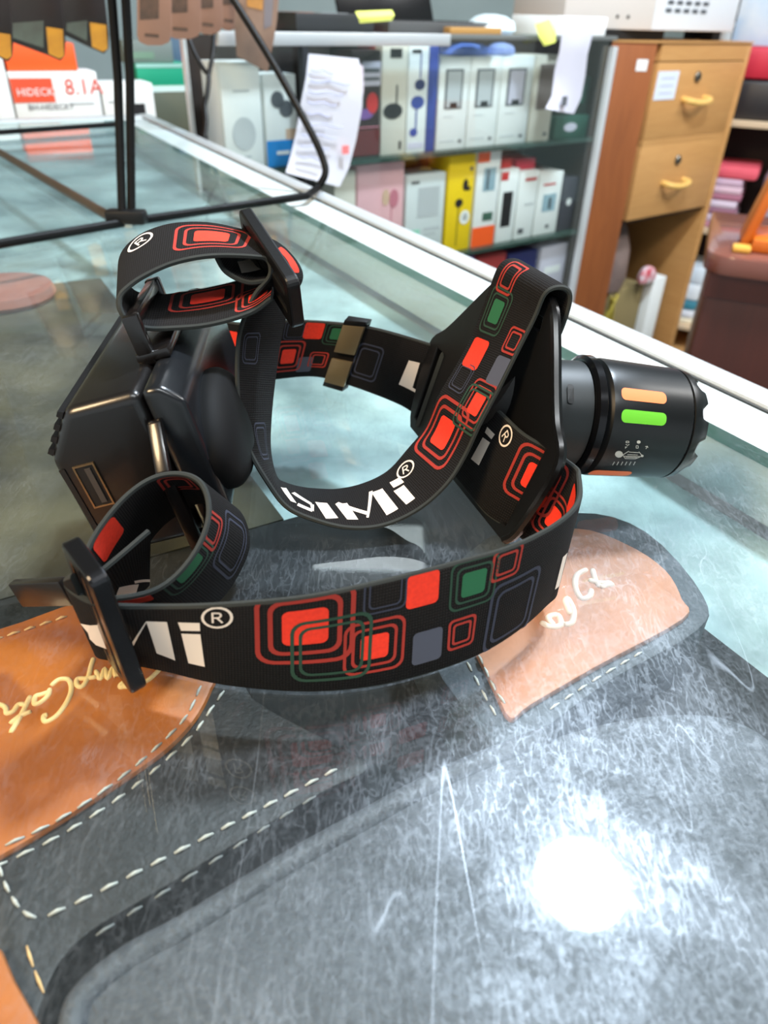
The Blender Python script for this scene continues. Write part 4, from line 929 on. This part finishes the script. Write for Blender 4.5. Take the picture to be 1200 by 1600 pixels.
# lower shelf
pbox((522, 300), (556, 300), (540, 268), Z2, offw, 'cream box with black mark beside the pink box', prints=[('printed_mark', .62, .3, .72, .5, blk)])
pbox((558, 300), (631, 300), (595, 256), Z2, pink, 'pink box with rose earbud drawings', prints=[('round', .78, .66, .1, .09, rose), ('round', .6, .68, .08, .08, c('sand_print', (210, 178, 150))), ('round', .55, .38, .09, .07, rose), ('printed_line', .72, .4, .74, .6, rose)])
pbox((634, 320), (694, 320), (665, 272), Z2, palegrey, 'pale grey box with mint corner and plain grey panel', prints=[('printed_panel', 0, .0, .38, .36, mint), ('printed_panel', .3, .5, .85, .85, lgrey), ('printed_line', .12, .9, .32, .93, dgrey), ('printed_line', .48, .33, .9, .37, lgrey), ('printed_line', .48, .27, .8, .30, lgrey)])
pbox((698, 320), (738, 320), (718, 243), Z2, yellow, 'yellow box with black earphones picture', prints=[('round', .66, .70, .1, .06, blk), ('printed_line', .7, .64, .86, .68, blk), ('round', .46, .52, .15, .045, blk), ('printed_line', .44, .06, .47, .5, blk), ('round', .72, .36, .19, .075, white), ('round', .72, .36, .1, .04, lgrey), ('printed_mark', .8, .84, .9, .88, navy)])
pbox((741, 320), (776, 320), (758, 238), Z2, white, 'white and orange box with phone picture', prints=[('printed_panel', 0, .9, .5, 1, orange), ('printed_panel', .3, .6, .82, .84, screen), ('printed_line', .45, .62, .52, .82, blk, .0005), ('printed_panel', .4, .28, .85, .37, c('green_print', (60, 96, 80))), ('printed_panel', 0, 0, 1, .22, orange)])
pbox((779, 320), (806, 320), (792, 265), Z2, white, 'white box with black power bank picture', prints=[('printed_panel', .2, .22, .75, .7, blk), ('printed_mark', .0, .86, .4, .97, redc)])
pbox((808, 320), (836, 320), (822, 268), Z2, white, 'white box with small grey print next to power bank box', prints=[('printed_line', .4, .5, .9, .53, lgrey), ('printed_mark', .2, .08, .5, .16, dgrey), ('printed_line', .3, .86, .9, .9, redc)])
pbox((838, 320), (874, 320), (856, 270), Z2, white, 'white box with pale blue phone picture at the dark box', prints=[('printed_panel', .25, .38, .8, .66, screen), ('printed_line', .5, .42, .6, .6, blk, .0005), ('printed_line', .2, .8, .7, .83, redc), ('printed_mark', .5, .1, .65, .16, dgrey)])
pbox((877, 320), (903, 320), (890, 278), Z2, c('charcoal_carton', (62, 62, 72)), 'charcoal box with white dot at the case post', prints=[('round', .5, .55, .18, .07, white)])
pbox((783, 260), (800, 260), (790, 248), kt((792, 265)), redc, 'small red box on top of the power bank box', w0=.03, dep=.05)
pbox((806, 260), (836, 260), (820, 248), kt((822, 268)), c('crimson_carton', (190, 40, 66)), 'crimson box lying on the white boxes', w0=.035, dep=.05)
# bottom shelf
for x0, x1, y, m, nm in [(640, 664, 402, navy, 'navy box standing beside the red box on the bottom shelf'), (668, 700, 396, redc, 'red box on the bottom shelf below the yellow box'), (704, 742, 404, purple, 'purple box on the bottom shelf'), (745, 790, 398, c('dull_red_carton', (170, 60, 60)), 'dull red box on the bottom shelf by the blue one'), (793, 838, 394, navy, 'dark blue box on the bottom shelf next to the lilac box'), (844, 898, 382, lilac, 'pale lilac box on the bottom shelf at the case post')]:
    pbox((x0, 410), (x1, 410), ((x0 + x1) / 2, y), Z3, m, nm, prints=[('printed_line', .2, .6, .8, .7, white)])

# things on top of the case
def ktop(name, s0, s1, w0, w1, h, m, label, cat, z0=ZTOP, rot=0, **k):
    c_, s_ = math.cos(rot), math.sin(rot); ax = (uc * c_ + vc * s_, -uc * s_ + vc * c_, ZZ)
    return box(name, kp((s0 + s1) / 2, (w0 + w1) / 2, z0 + .0004 + h / 2), (s1 - s0, w1 - w0, h), m, None, ax=ax, bevel=.001, label=label, cat=cat, **k)
tab = ktop('tablet_box', -.445, -.30, .03, .16, .024, c('charcoal_board', (44, 46, 48), .4), 'flat charcoal tablet box on the case beside the yellow paper', 'box')
kbox('printed_panel', -.43, -.40, .05, .12, ZTOP + .0246, ZTOP + .025, c('salmon_print', (196, 120, 90)), tab); kbox('printed_line', -.38, -.33, .06, .10, ZTOP + .0246, ZTOP + .025, lgrey, tab)
lap = ktop('laptop', -.27, -.05, .03, .18, .016, c('laptop_grey', (80, 80, 80), .35), 'dark open laptop with black screen standing on the case', 'laptop')
kbox('keyboard', -.255, -.065, .05, .15, ZTOP + .0166, ZTOP + .018, M_black_matt, lap)
lo_ = kp(-.16, .178, ZTOP + .017); ln_ = unit(np.array([0, 0, 1.]) * .93 + vc * .37)
v, f = frame_box(lo_ + ln_ * .075, uc, ln_, np.cross(uc, ln_), .215, .15, .006); mesh('laptop_screen', v, f, M_black_gloss, lap, bevel=.001)
ktop('wooden_ruler', -.165, -.045, -.002, .016, .010, c('tan_wood', (170, 128, 70)), 'short tan wooden block at the front edge of the case top', 'wood block')
def paper(name, grid, m, label, cat, prints=()):
    """grid: rows of 3D points -> thin curved sheet with thickness"""
    R_, Cn = len(grid), len(grid[0]); V = []
    for sgn in (0, 1):
        for r in range(R_):
            for q in range(Cn):
                a = grid[min(r + 1, R_ - 1)][q] - grid[max(r - 1, 0)][q]; b = grid[r][min(q + 1, Cn - 1)] - grid[r][max(q - 1, 0)]
                V.append(grid[r][q] + unit(np.cross(a, b)) * .0005 * sgn)
    n = R_ * Cn; Fc = []
    for r in range(R_ - 1):
        for q in range(Cn - 1):
            i = r * Cn + q; Fc.append((i, i + 1, i + Cn + 1, i + Cn)); Fc.append((n + i, n + i + Cn, n + i + Cn + 1, n + i + 1))
    edge = [(0, q) for q in range(Cn)] + [(r, Cn - 1) for r in range(1, R_)] + [(R_ - 1, q) for q in range(Cn - 2, -1, -1)] + [(r, 0) for r in range(R_ - 2, 0, -1)]
    for (a, b), (d, e_) in zip(edge, edge[1:] + edge[:1]): Fc.append((a * Cn + b, n + a * Cn + b, n + d * Cn + e_, d * Cn + e_))
    return mesh(name, V, Fc, m, None, smooth=True, autos=True, label=label, cat=cat)
M_paper = mat('white_paper', (206, 206, 214), 0.8); M_ypaper = mat('yellow_paper', (232, 240, 120), 0.8)
def kq(px, off):      # point on the plane `off` in front of the case front
    return onplane(px, K0 - vc * off, vc)
def sheet_px(rows, off, bulge=.004):
    g_ = []
    for r, (l, rt_) in enumerate(rows):
        g_.append([kq((l[0] + (rt_[0] - l[0]) * t, l[1] + (rt_[1] - l[1]) * t), off + bulge * math.sin(t * math.pi) + .004 * math.sin(r * 1.3)) for t in np.linspace(0, 1, 6)])
    return g_
pp1 = paper('paper_sheet', sheet_px([((482, 84), (560, 92)), ((478, 120), (566, 130)), ((470, 160), (566, 165)), ((462, 210), (556, 220)), ((452, 250), (545, 262)), ((446, 270), (530, 292))], .045), M_paper, 'handwritten white papers hanging at the front of the case', 'paper')
M_ink = mat('faded_ink', (176, 180, 206), .8)
for k in range(9):
    y = 108 + 17 * k; x0 = 486 - 3 * k * .6 - (4 if k > 4 else 0); pts = [kq((x0 + (36 + 9 * ((k * 7) % 4)) * t, y + 2 * math.sin(9 * t) + 5 * t), .0525 + .004 * math.sin(t * 2)) for t in np.linspace(0, 1, 8)]
    tube('writing', pts, .0011, M_ink, pp1, 4)
kk = kq((540, 234), .052); v, f = frame_box(kk, uc, vc, ZZ, .012, .0012, .012); mesh('red_mark', v, f, c('pink_red_print', (232, 120, 120)), pp1)
paper('paper_sheet', sheet_px([((556, 96), (567, 104)), ((556, 150), (568, 140)), ((548, 200), (562, 180)), ((530, 250), (556, 215)), ((520, 290), (540, 255))], .035), mat('pinkish_paper', (200, 186, 192), .8), 'pinkish paper strip peeking out behind the handwritten papers', 'paper')
rcp = paper('receipt', sheet_px([((872, 30), (930, 40)), ((878, 52), (925, 56)), ((874, 80), (918, 84)), ((866, 112), (914, 118)), ((862, 150), (908, 152)), ((852, 170), (896, 178))], .03, .008), mat('receipt_paper', (196, 196, 208), .8), 'long white receipt hanging down over the case edge', 'receipt')
kk = kq((882, 158), .043); v, f = frame_box(kk, uc, vc, ZZ, .014, .001, .016); mesh('printed_mark', v, f, dgrey, rcp)
paper('sticky_note', sheet_px([((836, 38), (858, 30)), ((842, 58), (868, 52)), ((850, 72), (868, 66))], .022, .003), M_ypaper, 'pale yellow note curling over the case edge beside the receipt', 'paper')
paper('sticky_note', sheet_px([((555, 18), (612, 16)), ((560, 28), (616, 24)), ((562, 36), (612, 32))], .0, .006), M_ypaper, 'bright yellow folded paper on the case next to the tablet box', 'paper')
ktop('paper_stack', .10, .24, .0, .12, .03, mat('paper_pile', (236, 238, 236), .8), 'pile of loose white papers above the hanging receipt', 'paper pile')
lump('plastic_bag', (815, 20), .08, .075, .03, .10, mat('clear_plastic', (200, 214, 216), .2), 'crumpled clear plastic bag on the case next to the papers', 'plastic bag', ZTOP)
lump('plastic_cup', (782, 40), .02, .034, .014, .034, white, 'small white lid standing before the crumpled plastic bag', 'lid', ZTOP)

# ------------------------------------------------------------------ shelf with boxes behind the end of the counter
Q0 = E1 + cv * .26
def qs(px): q = onplane(px, Q0, cv); return float((q - Q0) @ cu_), float(q[2])
def qp(s, w_, z): q = Q0 + cu_ * s + cv * w_; return np.array([q[0], q[1], z])
ZB = -.07
bsh = box('side_shelf', qp(-.3, .12, (ZB - .9) / 2 - .004), (1.1, .3, ZB + .9 - .008), mat('side_shelf_wood', (120, 90, 62), .5, wood=((92, 64, 42), (1, 1, 6))), None, ax=(cu_, cv, ZZ), label='low wooden side shelf behind the end of the counter carrying boxes', cat='shelf', bevel=.003)
box('shelf_top', qp(-.3, .12, ZB - .003), (1.12, .32, .0058), mat('shelf_top_brown', (104, 78, 58), .4), bsh, ax=(cu_, cv, ZZ))
def qbox(px0, px1, ytop, base, label, cat='box', w0=.0, dep=.08, prints=(), zb=ZB, name='product_box', yref=150):
    s0 = qs((px0, yref))[0]; s1 = qs((px1, yref))[0]; z1 = qs(((px0 + px1) / 2, ytop))[1]
    o = box(name, qp((s0 + s1) / 2, w0 + dep / 2, (zb + .0003 + z1) / 2), (s1 - s0, dep, z1 - zb - .0003), base, None, ax=(cu_, cv, ZZ), bevel=.0015, label=label, cat=cat)
    for q in prints:
        if q[0] == 'text':
            _, x, y, sz, s, m = q; v, f = text_vf(s, qp(s0 + (s1 - s0) * x, w0 - .0012, zb + (z1 - zb) * y), cu_, ZZ, -cv, sz); mesh('lettering', v, f, m, o)
        else:
            nm, x0, y0, x1, y1, m = q[:6]
            box(nm, qp(s0 + (s1 - s0) * (x0 + x1) / 2, w0 - .0005, zb + (z1 - zb) * (y0 + y1) / 2), ((s1 - s0) * (x1 - x0), .0006, (z1 - zb) * (y1 - y0)), m, o, ax=(cu_, cv, ZZ))
    return o, s0, s1, z1
qbox(-60, 17, 88, white, 'plain white box at the end of the row beside the orange and white box')
ob, s0, s1, z1 = qbox(20, 156, 112, white, 'white speaker box with orange lid marked 8.1A', prints=[('printed_panel', .0, .60, .47, .92, c('red_orange_print', (226, 84, 52))), ('text', .05, .69, .0165, 'HIDECKY', white), ('text', .60, .70, .034, '8.1A', c('red_print', (222, 76, 56))), ('text', .14, .5, .013, 'BH-HIDECKY', dgrey), ('printed_line', .62, .56, .92, .59, lgrey), ('printed_panel', .44, .26, .68, .38, dgrey)])
box('orange_lid', qp((s0 + s1) / 2 - .012, .045, (z1 + qs((80, 68))[1]) / 2 + .0005), (s1 - s0 - .03, .07, qs((80, 68))[1] - z1), orange, ob, ax=(cu_, cv, ZZ), bevel=.002)
qbox(160, 240, 130, white, 'white box with black wheel picture beside the speaker box', prints=[('printed_panel', .42, .3, .8, .66, blk), ('printed_line', .1, .68, .35, .72, lgrey)])
gb, s0, s1, z1 = qbox(236, 322, 150, c('glassy_clutter', (92, 96, 80)), 'low olive grey tray under the green box', name='tray', w0=.085, dep=.1, cat='tray')
gb2, s0, s1, z2 = qbox(236, 322, 104, c('teal_green_carton', (20, 152, 116)), 'teal green box with white foot band on the olive tray', w0=.085, dep=.1, zb=z1, prints=[('printed_band', 0, 0, 1, .22, c('mint_white', (206, 232, 226))), ('printed_band', 0, .86, 1, 1, c('dull_mint', (150, 196, 186)))])
gb3, s0, s1, z3 = qbox(222, 300, 66, c('slate_carton', (112, 124, 120)), 'slate grey box on top of the teal green box', w0=.095, dep=.08, zb=z2, prints=[('printed_band', .1, .2, .6, .5, c('dim_green', (110, 140, 120)))])
qbox(312, 352, 30, c('slate_blue_carton', (74, 100, 122)), 'tall slate blue box behind the earphone cable', w0=.19, dep=.05)
qbox(345, 364, 55, c('vivid_blue_carton', (20, 140, 220)), 'vivid blue box peeking out above the plain white box', w0=.03, dep=.035)
ca = [at(p, .96) for p in [(270, -50), (292, 45), (302, 78), (318, 108), (326, 118), (324, 145), (320, 165), (322, 190), (318, 225)]]
cb = [at(p, .96) for p in [(345, -50), (336, 35), (333, 80), (328, 108), (326, 118)]]
v, f = join([tube_vf(crom(ca, 5), .0032, 8), tube_vf(crom(cb, 5), .0032, 8)]); mesh('earphone_cable', v, f, M_black, None, smooth=True, label='black looped earphone cable hanging before the slate blue box', cat='cable')

# ------------------------------------------------------------------ wooden drawer cabinet
WD = mat('light_wood', (206, 156, 96), 0.45, wood=((182, 130, 74), (1.0, 1.0, 9.0))); WS = mat('red_brown_wood', (160, 92, 46), 0.45, wood=((120, 64, 30), (6, 6, .7))); WI = mat('dark_inner_wood', (66, 40, 24), .6)
D0 = at((1028, 67), 1.9)
def ds(px): q = onplane(px, D0, vc); return float((q - D0) @ uc), float(q[2])
def dp(s, w_, z): q = D0 + uc * s + vc * w_; return np.array([q[0], q[1], z])
def dbox(name, s0, s1, w0, w1, z0, z1, m, parent, **k): return box(name, dp((s0 + s1) / 2, (w0 + w1) / 2, (z0 + z1) / 2), (s1 - s0, w1 - w0, z1 - z0), m, parent, ax=(uc, vc, ZZ), **k)
DW = ds((1175, 73))[0]; ZC = D0[2]
cab = empty('drawer_cabinet', dp(DW / 2, .2, -.9), 'wooden cabinet with two locked drawers and yellow handles', 'cabinet')
dd = .34; zt = ds((1028, 96))[1]; zm = ds((1000, 222))[1]; zb_ = ds((962, 350))[1]
# left side splays outwards to the back
sp = .30
def prism_z(poly, z0, z1):
    return prism([(p[0], p[1]) for p in poly], np.zeros(3), XX, YY, ZZ, z0, z1)
L0, L1, L2, L3 = dp(0, 0, 0), dp(-sp, .13, 0), dp(-sp + .02, .15, 0), dp(.022, .022, 0)
v, f = prism_z([L0, L1, L2, L3], -.9, ZC - .0005); mesh('side_panel', v, f, WS, cab, bevel=.001)
v, f = prism_z([dp(0, -.004, 0), dp(DW, -.004, 0), dp(DW, dd, 0), dp(-sp, dd, 0), dp(-sp, .128, 0)], ZC, ZC + .004); mesh('top_board', v, f, WD, cab)
dbox('top_apron', .0225, DW - .0225, 0, .02, zt, ZC - .0005, WD, cab)
dbox('side_panel', DW - .022, DW, 0, dd, -.9, ZC - .0005, WD, cab, bevel=.001)
dbox('back_panel', .0, DW - .023, dd - .01, dd, -.9, ZC - .0005, WI, cab)
dbox('bottom_board', .023, DW - .023, .02, dd - .011, zb_ - .012, zb_, WI, cab)
M_hd = mat('yellow_handle', (232, 186, 104), .35); M_lock = mat('steel_lock', (110, 106, 98), .3, .8)
def drawer(z0, z1, hx, hy, lx, ly):
    fr = dbox('drawer', .024, DW - .024, .001, .021, z0, z1, WD, cab, bevel=.0015)
    s_, z_ = ds((hx, hy)); hw = .052
    pts = crom([dp(s_ - hw, .002, z_ + .006), dp(s_ - hw, -.02, z_ + .004), dp(s_ - hw * .6, -.028, z_), dp(s_, -.03, z_ - .002), dp(s_ + hw * .6, -.028, z_), dp(s_ + hw, -.02, z_ + .004), dp(s_ + hw, .002, z_ + .006)], 5)
    tube('handle', pts, .0085, M_hd, fr, 10)
    s_, z_ = ds((lx, ly)); v, f = lathe_vf([(-.004, .013), (.004, .014), (.008, .010)], dp(s_, .002, z_), -vc, 20); lk = mesh('lock', v, f, M_lock, fr, smooth=True, autos=True)
    dbox('keyhole', s_ - .0018, s_ + .0018, -.0072, -.0062, z_ - .007, z_ + .007, M_black, lk)
    return fr
d1 = drawer(zm + .004, zt - .003, 1083, 158, 1090, 120)
d2 = drawer(zb_ + .001, zm - .012, 1051, 287, 1059, 250)
dbox('middle_rail', .023, DW - .023, .001, .015, zm - .0115, zm + .0035, WD, cab)
s_, z_ = ds((1041, 135)); dbox('paper_label', s_ - .048, s_ + .048, -.0006, .0005, z_ - .032, z_ + .036, mat('bluish_label', (214, 222, 236), .7), d1)
for k in range(3): dbox('label_line', s_ - .03, s_ + .03, -.0012, -.0007, z_ + .018 - .018 * k, z_ + .021 - .018 * k, M_ink, d1)
sd = unit(L1 - L0); sn = unit(np.cross(sd, ZZ)); sn = sn if sn[1] < 0 else -sn
v, f = frame_box(onplane((1003, 102), L0 + sn * .0006, sn), sd, sn, ZZ, .032, .0006, .026); mesh('sticker', v, f, white, cab)
# things in the open foot of the cabinet
def cab_lump(name, px, w_, sx, sy, sz, m, label, cat, zb):
    s, _ = ds(px); n = 18; V, Fc = [], []; prof = [(0, .9), (.15, 1), (.55, .95), (.85, .7), (1, .3)]
    for h_, r in prof:
        for i in range(n):
            a = 2 * math.pi * i / n; q = 1 + .1 * math.sin(3 * a + px[0]) + .08 * math.sin(4 * a + px[1])
            V.append(dp(s + sx / 2 * r * q * math.cos(a), w_ + sy / 2 * r * q * math.sin(a), zb + .0003 + sz * h_))
    for j in range(4):
        for i in range(n): Fc.append((j * n + i, j * n + (i + 1) % n, (j + 1) * n + (i + 1) % n, (j + 1) * n + i))
    Fc += [tuple(range(n)), tuple(range(4 * n, 5 * n))]
    return mesh(name, V, Fc, m, None, smooth=True, autos=True, label=label, cat=cat)
fb = dbox('foot_board', .024, DW - .023, .022, dd - .012, -.86, -.845, WI, cab)
zf = -.845
bx = dbox('cardboard_box', .10, .285, .06, .22, zf + .0005, -.60, mat('olive_cardboard', (134, 118, 78), .8), None, bevel=.002, label='olive brown cardboard box in the open foot of the cabinet', cat='box')
cab_lump('grey_bag', (992, 410), .13, .24, .15, .23, mat('mauve_grey_bag', (132, 112, 104), .7, noise=(14, .6, (100, 84, 80))), 'crumpled mauve grey bag on the cardboard box in the cabinet', 'bag', -.60)
cab_lump('red_packet', (1015, 470), .035, .08, .04, .05, mat('red_white_packet', (196, 44, 66), .5, noise=(38, 1.0, (226, 220, 224))), 'small red and white packet on the white carton in the cabinet', 'packet', -.58)
dbox('white_carton', .29, .36, .03, .1, zf + .0005, -.58, white, None, bevel=.002, label='narrow white carton standing in the cabinet foot', cat='box')
yc = [dp(.075 + .02 * math.sin(t * 9), .03 + .01 * math.cos(t * 7), zf + .006 + .24 * abs(math.sin(t * 3.1))) for t in np.linspace(0, 2.2, 40)]
tube('yellow_cord', yc, .005, mat('yellow_cord', (168, 150, 56), .6), None, 8, label='dull yellow cord piled at the cabinet side panel', cat='cord')

# appliance on the cabinet
zA = ZC + .0044
mw = empty('appliance', dp(.12, .12, zA), 'white box-shaped appliance with vent slots on top of the wooden cabinet', 'appliance')
A0 = at((1035, 46), 1.93); au, av = uc, vc
s_a, s_b, s_l = ds((1034, 46))[0], ds((1160, 50))[0], ds((944, 40))[0]
M_app = mat('appliance_white', (226, 230, 234), .4); M_app2 = mat('appliance_cream', (214, 206, 198), .4)
zf0 = zA + .022
dbox('body', s_a, s_b, .03, .30, zf0, zf0 + .28, M_app, mw, bevel=.004)
v, f = prism_z([dp(s_a - .001, .03, 0), dp(s_a - .26, .11, 0), dp(s_a - .26, .29, 0), dp(s_a - .001, .29, 0)], zf0, zf0 + .28); mesh('front_cover', v, f, M_app2, mw, bevel=.003)
for k, x in enumerate((.10, .14)):
    q = L0  # two small buttons on the cover
    P = dp(s_a - .001, .03, 0) * (1 - x * 3) + dp(s_a - .26, .11, 0) * (x * 3); P[2] = zf0 + .028; v, f = lathe_vf([(0, .004), (.003, .0035)], P, -vc, 10); mesh('button', v, f, M_black, mw)
for r in range(6):
    for q in range(5):
        sx = s_a + .055 + q * .040 + r * .004; z = zf0 + .045 + r * .0175
        if z < zf0 + .16 and sx < s_b - .04: dbox('vent_slot', sx - .013, sx + .013, .0285, .0305, z - .0045, z + .0045, dgrey, mw)
dbox('foot', s_a - .20, s_a + .10, .06, .28, zA + .0002, zf0 - .0002, M_black_matt, mw)
dbox('foot', s_b - .05, s_b - .01, .06, .1, zA + .0002, zf0 - .0002, M_black_matt, mw)
dbox('cable_block', s_b + .012, s_b + .045, .12, .2, zA + .0004, zA + .06, M_black, None, bevel=.003, label='black plug adapter standing beside the white appliance', cat='adapter')

# ------------------------------------------------------------------ shelving on the right, beyond the cabinet
H0 = at((1140, 210), 2.35)
hu = unit((.9, -.43, 0)); hv = np.array([-hu[1], hu[0], 0])     # its shelves run down to the right
def hs(px): q = onplane(px, H0, hv); return float((q - H0) @ hu), float(q[2])
def hp(s, w_, z): q = H0 + hu * s + hv * w_; return np.array([q[0], q[1], z])
def hbox(name, s0, s1, w0, w1, z0, z1, m, parent, **k): return box(name, hp((s0 + s1) / 2, (w0 + w1) / 2, (z0 + z1) / 2), (s1 - s0, w1 - w0, z1 - z0), m, parent, ax=(hu, hv, ZZ), **k)
shf = empty('open_shelving', hp(.2, .2, -.9), 'open shelving with cream shelf boards and dark back right of the cabinet', 'shelving')
M_sb = mat('cream_shelf_board', (214, 190, 158), .5); M_dk = mat('dark_shelf_back', (40, 20, 18), .7)
zs1 = hs((1145, 188))[1]; zs2 = hs((1094, 356))[1]; zs3 = hs((1050, 505))[1]
SW0, SW1 = -.17, .75
for z in (zs1, zs2, zs3): hbox('shelf_board', SW0, SW1, 0, .3, z - .018, z, M_sb, shf, bevel=.001)
hbox('back_panel', SW0, SW1, .301, .31, -.9, .9, M_dk, shf); hbox('side_panel', SW0 - .02, SW0 - .0005, 0, .31, -.9, .9, M_sb, shf)
hbox('top_board', SW0, SW1, 0, .3, .6, .618, M_sb, shf)
hbox('plinth', SW0, SW1, .01, .3, -.9, zs3 - .10, mat('plinth_wood', (206, 158, 100), .5), shf)
def hitem(name, px0, px1, ytop, zb, m, label, cat, w0=.02, dep=.2, group=None, z1=None):
    s0 = hs((px0, ytop + 5))[0]; s1 = hs((px1, ytop + 5))[0]; z1 = hs(((px0 + px1) / 2, ytop))[1] if z1 is None else z1
    return hbox(name, s0, s1, w0, w0 + dep, zb + .0003, z1, m, None, bevel=.004, label=label, cat=cat, group=group), z1
# stack of pink-edged packets, lower shelf
stk = [(186, 130, 150), (214, 196, 214), (150, 106, 126), (220, 204, 220), (172, 112, 132), (222, 190, 204), (206, 176, 196)]
n_ = 7; z_ = zs2; nm_ = ['lowest', 'second from below', 'third from below', 'middle', 'third from top', 'second from top', 'topmost']
for k in range(n_):
    sx = .004 * ((k * 5) % 3)
    hbox('folded_packet', SW0 + .01 + sx, SW0 + .25 + sx, .02, .22, z_ + .0004, z_ + .0222, c('packet_%d' % k, stk[k], .3), None, bevel=.005, label='flat rosy plastic packet in the shelf stack, ' + nm_[k], cat='packet', group='rosy packets on the shelf'); z_ += .0226
hbox('folded_cloth', SW0 + .02, SW0 + .29, .02, .22, z_ + .0004, z_ + .04, c('pink_red_cloth', (228, 92, 108), .7), None, bevel=.012, label='pink red folded cloth on top of the rosy packets', cat='cloth')
hbox('silver_pouch', SW0 + .31, SW0 + .42, .05, .16, zs2 + .0004, zs2 + .19, mat('silver_film', (176, 176, 196), .25, .3), None, bevel=.02, label='silver pouch standing on the shelf next to the pink cloth', cat='pouch')
# upper shelf: dark case with red bag, white papers
hbox('black_case', SW0 + .10, SW0 + .42, .03, .25, zs1 + .0004, zs1 + .11, c('black_case', (40, 38, 40), .4), None, bevel=.01, label='black case on the upper shelf under the red bag', cat='case')
hbox('red_bag', SW0 + .11, SW0 + .43, .03, .25, zs1 + .1108, zs1 + .20, c('red_bag', (206, 44, 66), .5), None, bevel=.02, label='red bag lying on the black case', cat='bag')
hbox('cream_pot', SW0 + .02, SW0 + .075, .04, .1, zs1 + .0004, zs1 + .06, c('cream_pot', (224, 196, 150), .5), None, bevel=.01, label='small cream pot beside the black case', cat='pot')
hbox('white_folder', SW0 + .005, SW0 + .095, .12, .16, zs1 + .0004, zs1 + .26, white, None, bevel=.002, label='white folder standing behind the cream pot', cat='folder')
hbox('magazine', SW0 + .10, SW0 + .45, .06, .2, zs1 + .2008, zs1 + .44, mat('white_blue_cover', (226, 234, 240), .4, noise=(5, .8, (90, 170, 226))), None, bevel=.002, label='white and blue printed pack above the red bag', cat='pack')
# bottom shelf: white and teal folded stock
z_ = zs3
for k, (h_, m, lb) in enumerate([(.02, (236, 226, 200), 'cream folded pack lowest in the white stack'), (.03, (222, 226, 234), 'white folded pack below the teal one'), (.035, (60, 132, 152), 'teal folded pack in the white stack'), (.06, (226, 234, 240), 'white folded bundle on the teal pack'), (.06, (214, 226, 236), 'bluish white bundle topmost in the stack')]):
    hbox('folded_pack', SW0 + .012 + .003 * k, SW0 + .21, .02, .2, z_ + .0004, z_ + h_, c('fold_%d' % k, m, .5), None, bevel=.008, label=lb, cat='pack', group='white and teal packs'); z_ += h_ + .0006

# ------------------------------------------------------------------ mahogany desk with wooden stand
M_mah = mat('mahogany', (76, 32, 21), .35, wood=((52, 20, 13), (6, 6, .7))); M_mtop = mat('mahogany_top', (120, 72, 60), .25, coat=.4)
T0 = at((1104, 398), 1.25); zD = T0[2]
tu = unit((.93, -.36, 0)); tv = np.array([-tu[1], tu[0], 0])
desk = empty('mahogany_desk', T0 + np.array([.3, .15, -.9 - zD]), 'dark mahogany desk with rounded corner behind the counter', 'desk')
def tp(a, b, z): q = T0 + tu * a + tv * b; return np.array([q[0], q[1], z])
corner = [tp(.0 + .05 * (1 - math.cos(t)), .05 - .05 * math.sin(t), 0) for t in np.linspace(0, math.pi / 2, 8)]
v, f = prism_z([tp(0, .38, 0)] + corner + [tp(.9, 0, 0), tp(.9, .38, 0)], zD - .032, zD); mesh('desk_top', v, f, [M_mtop], desk, bevel=.003)
v, f = prism_z([tp(.018, .36, 0), tp(.018, .02, 0), tp(.88, .02, 0), tp(.88, .36, 0)], -.9, zD - .0325); mesh('desk_body', v, f, M_mah, desk, bevel=.002)
v, f = prism_z([tp(.012, .30, 0), tp(.012, .014, 0), tp(.6, .014, 0), tp(.6, .0195, 0), tp(.0175, .0195, 0), tp(.0175, .30, 0)], zD - .075, zD - .033); mesh('apron', v, f, M_mah, desk)
M_ow = mat('orange_wood', (214, 112, 30), .3, wood=((180, 84, 16), (4, 4, .7))); M_yw = mat('yellow_wood', (220, 164, 70), .35)
st = empty('wooden_stand', tp(.12, .14, zD), 'orange varnished wooden stand on the mahogany desk', 'stand')
pA, pB = onplane((1158, 388), tp(0, .12, 0), tv), onplane((1206, 290), tp(0, .12, 0), tv)
pA[2] = zD + .006
v, f = frame_box((pA + pB) / 2 + unit(pB - pA) * .03, unit(pB - pA), tv, np.cross(unit(pB - pA), tv), np.linalg.norm(pB - pA) + .06, .10, .016); mesh('leaning_board', v, f, M_ow, st, bevel=.002)
v, f = frame_box(tp(.155, .11, zD + .012), tu, tv, ZZ, .17, .12, .022); mesh('stand_base', v, f, M_ow, st, bevel=.003)
v, f = frame_box(tp(.185, .02, zD + .010), tu, tv, ZZ, .13, .035, .018); mesh('front_ledge', v, f, M_yw, st, bevel=.003)
v, f = frame_box(tp(.055, .05, zD + .006), tu, tv, ZZ, .03, .03, .010); mesh('stand_foot', v, f, M_yw, st, bevel=.003)
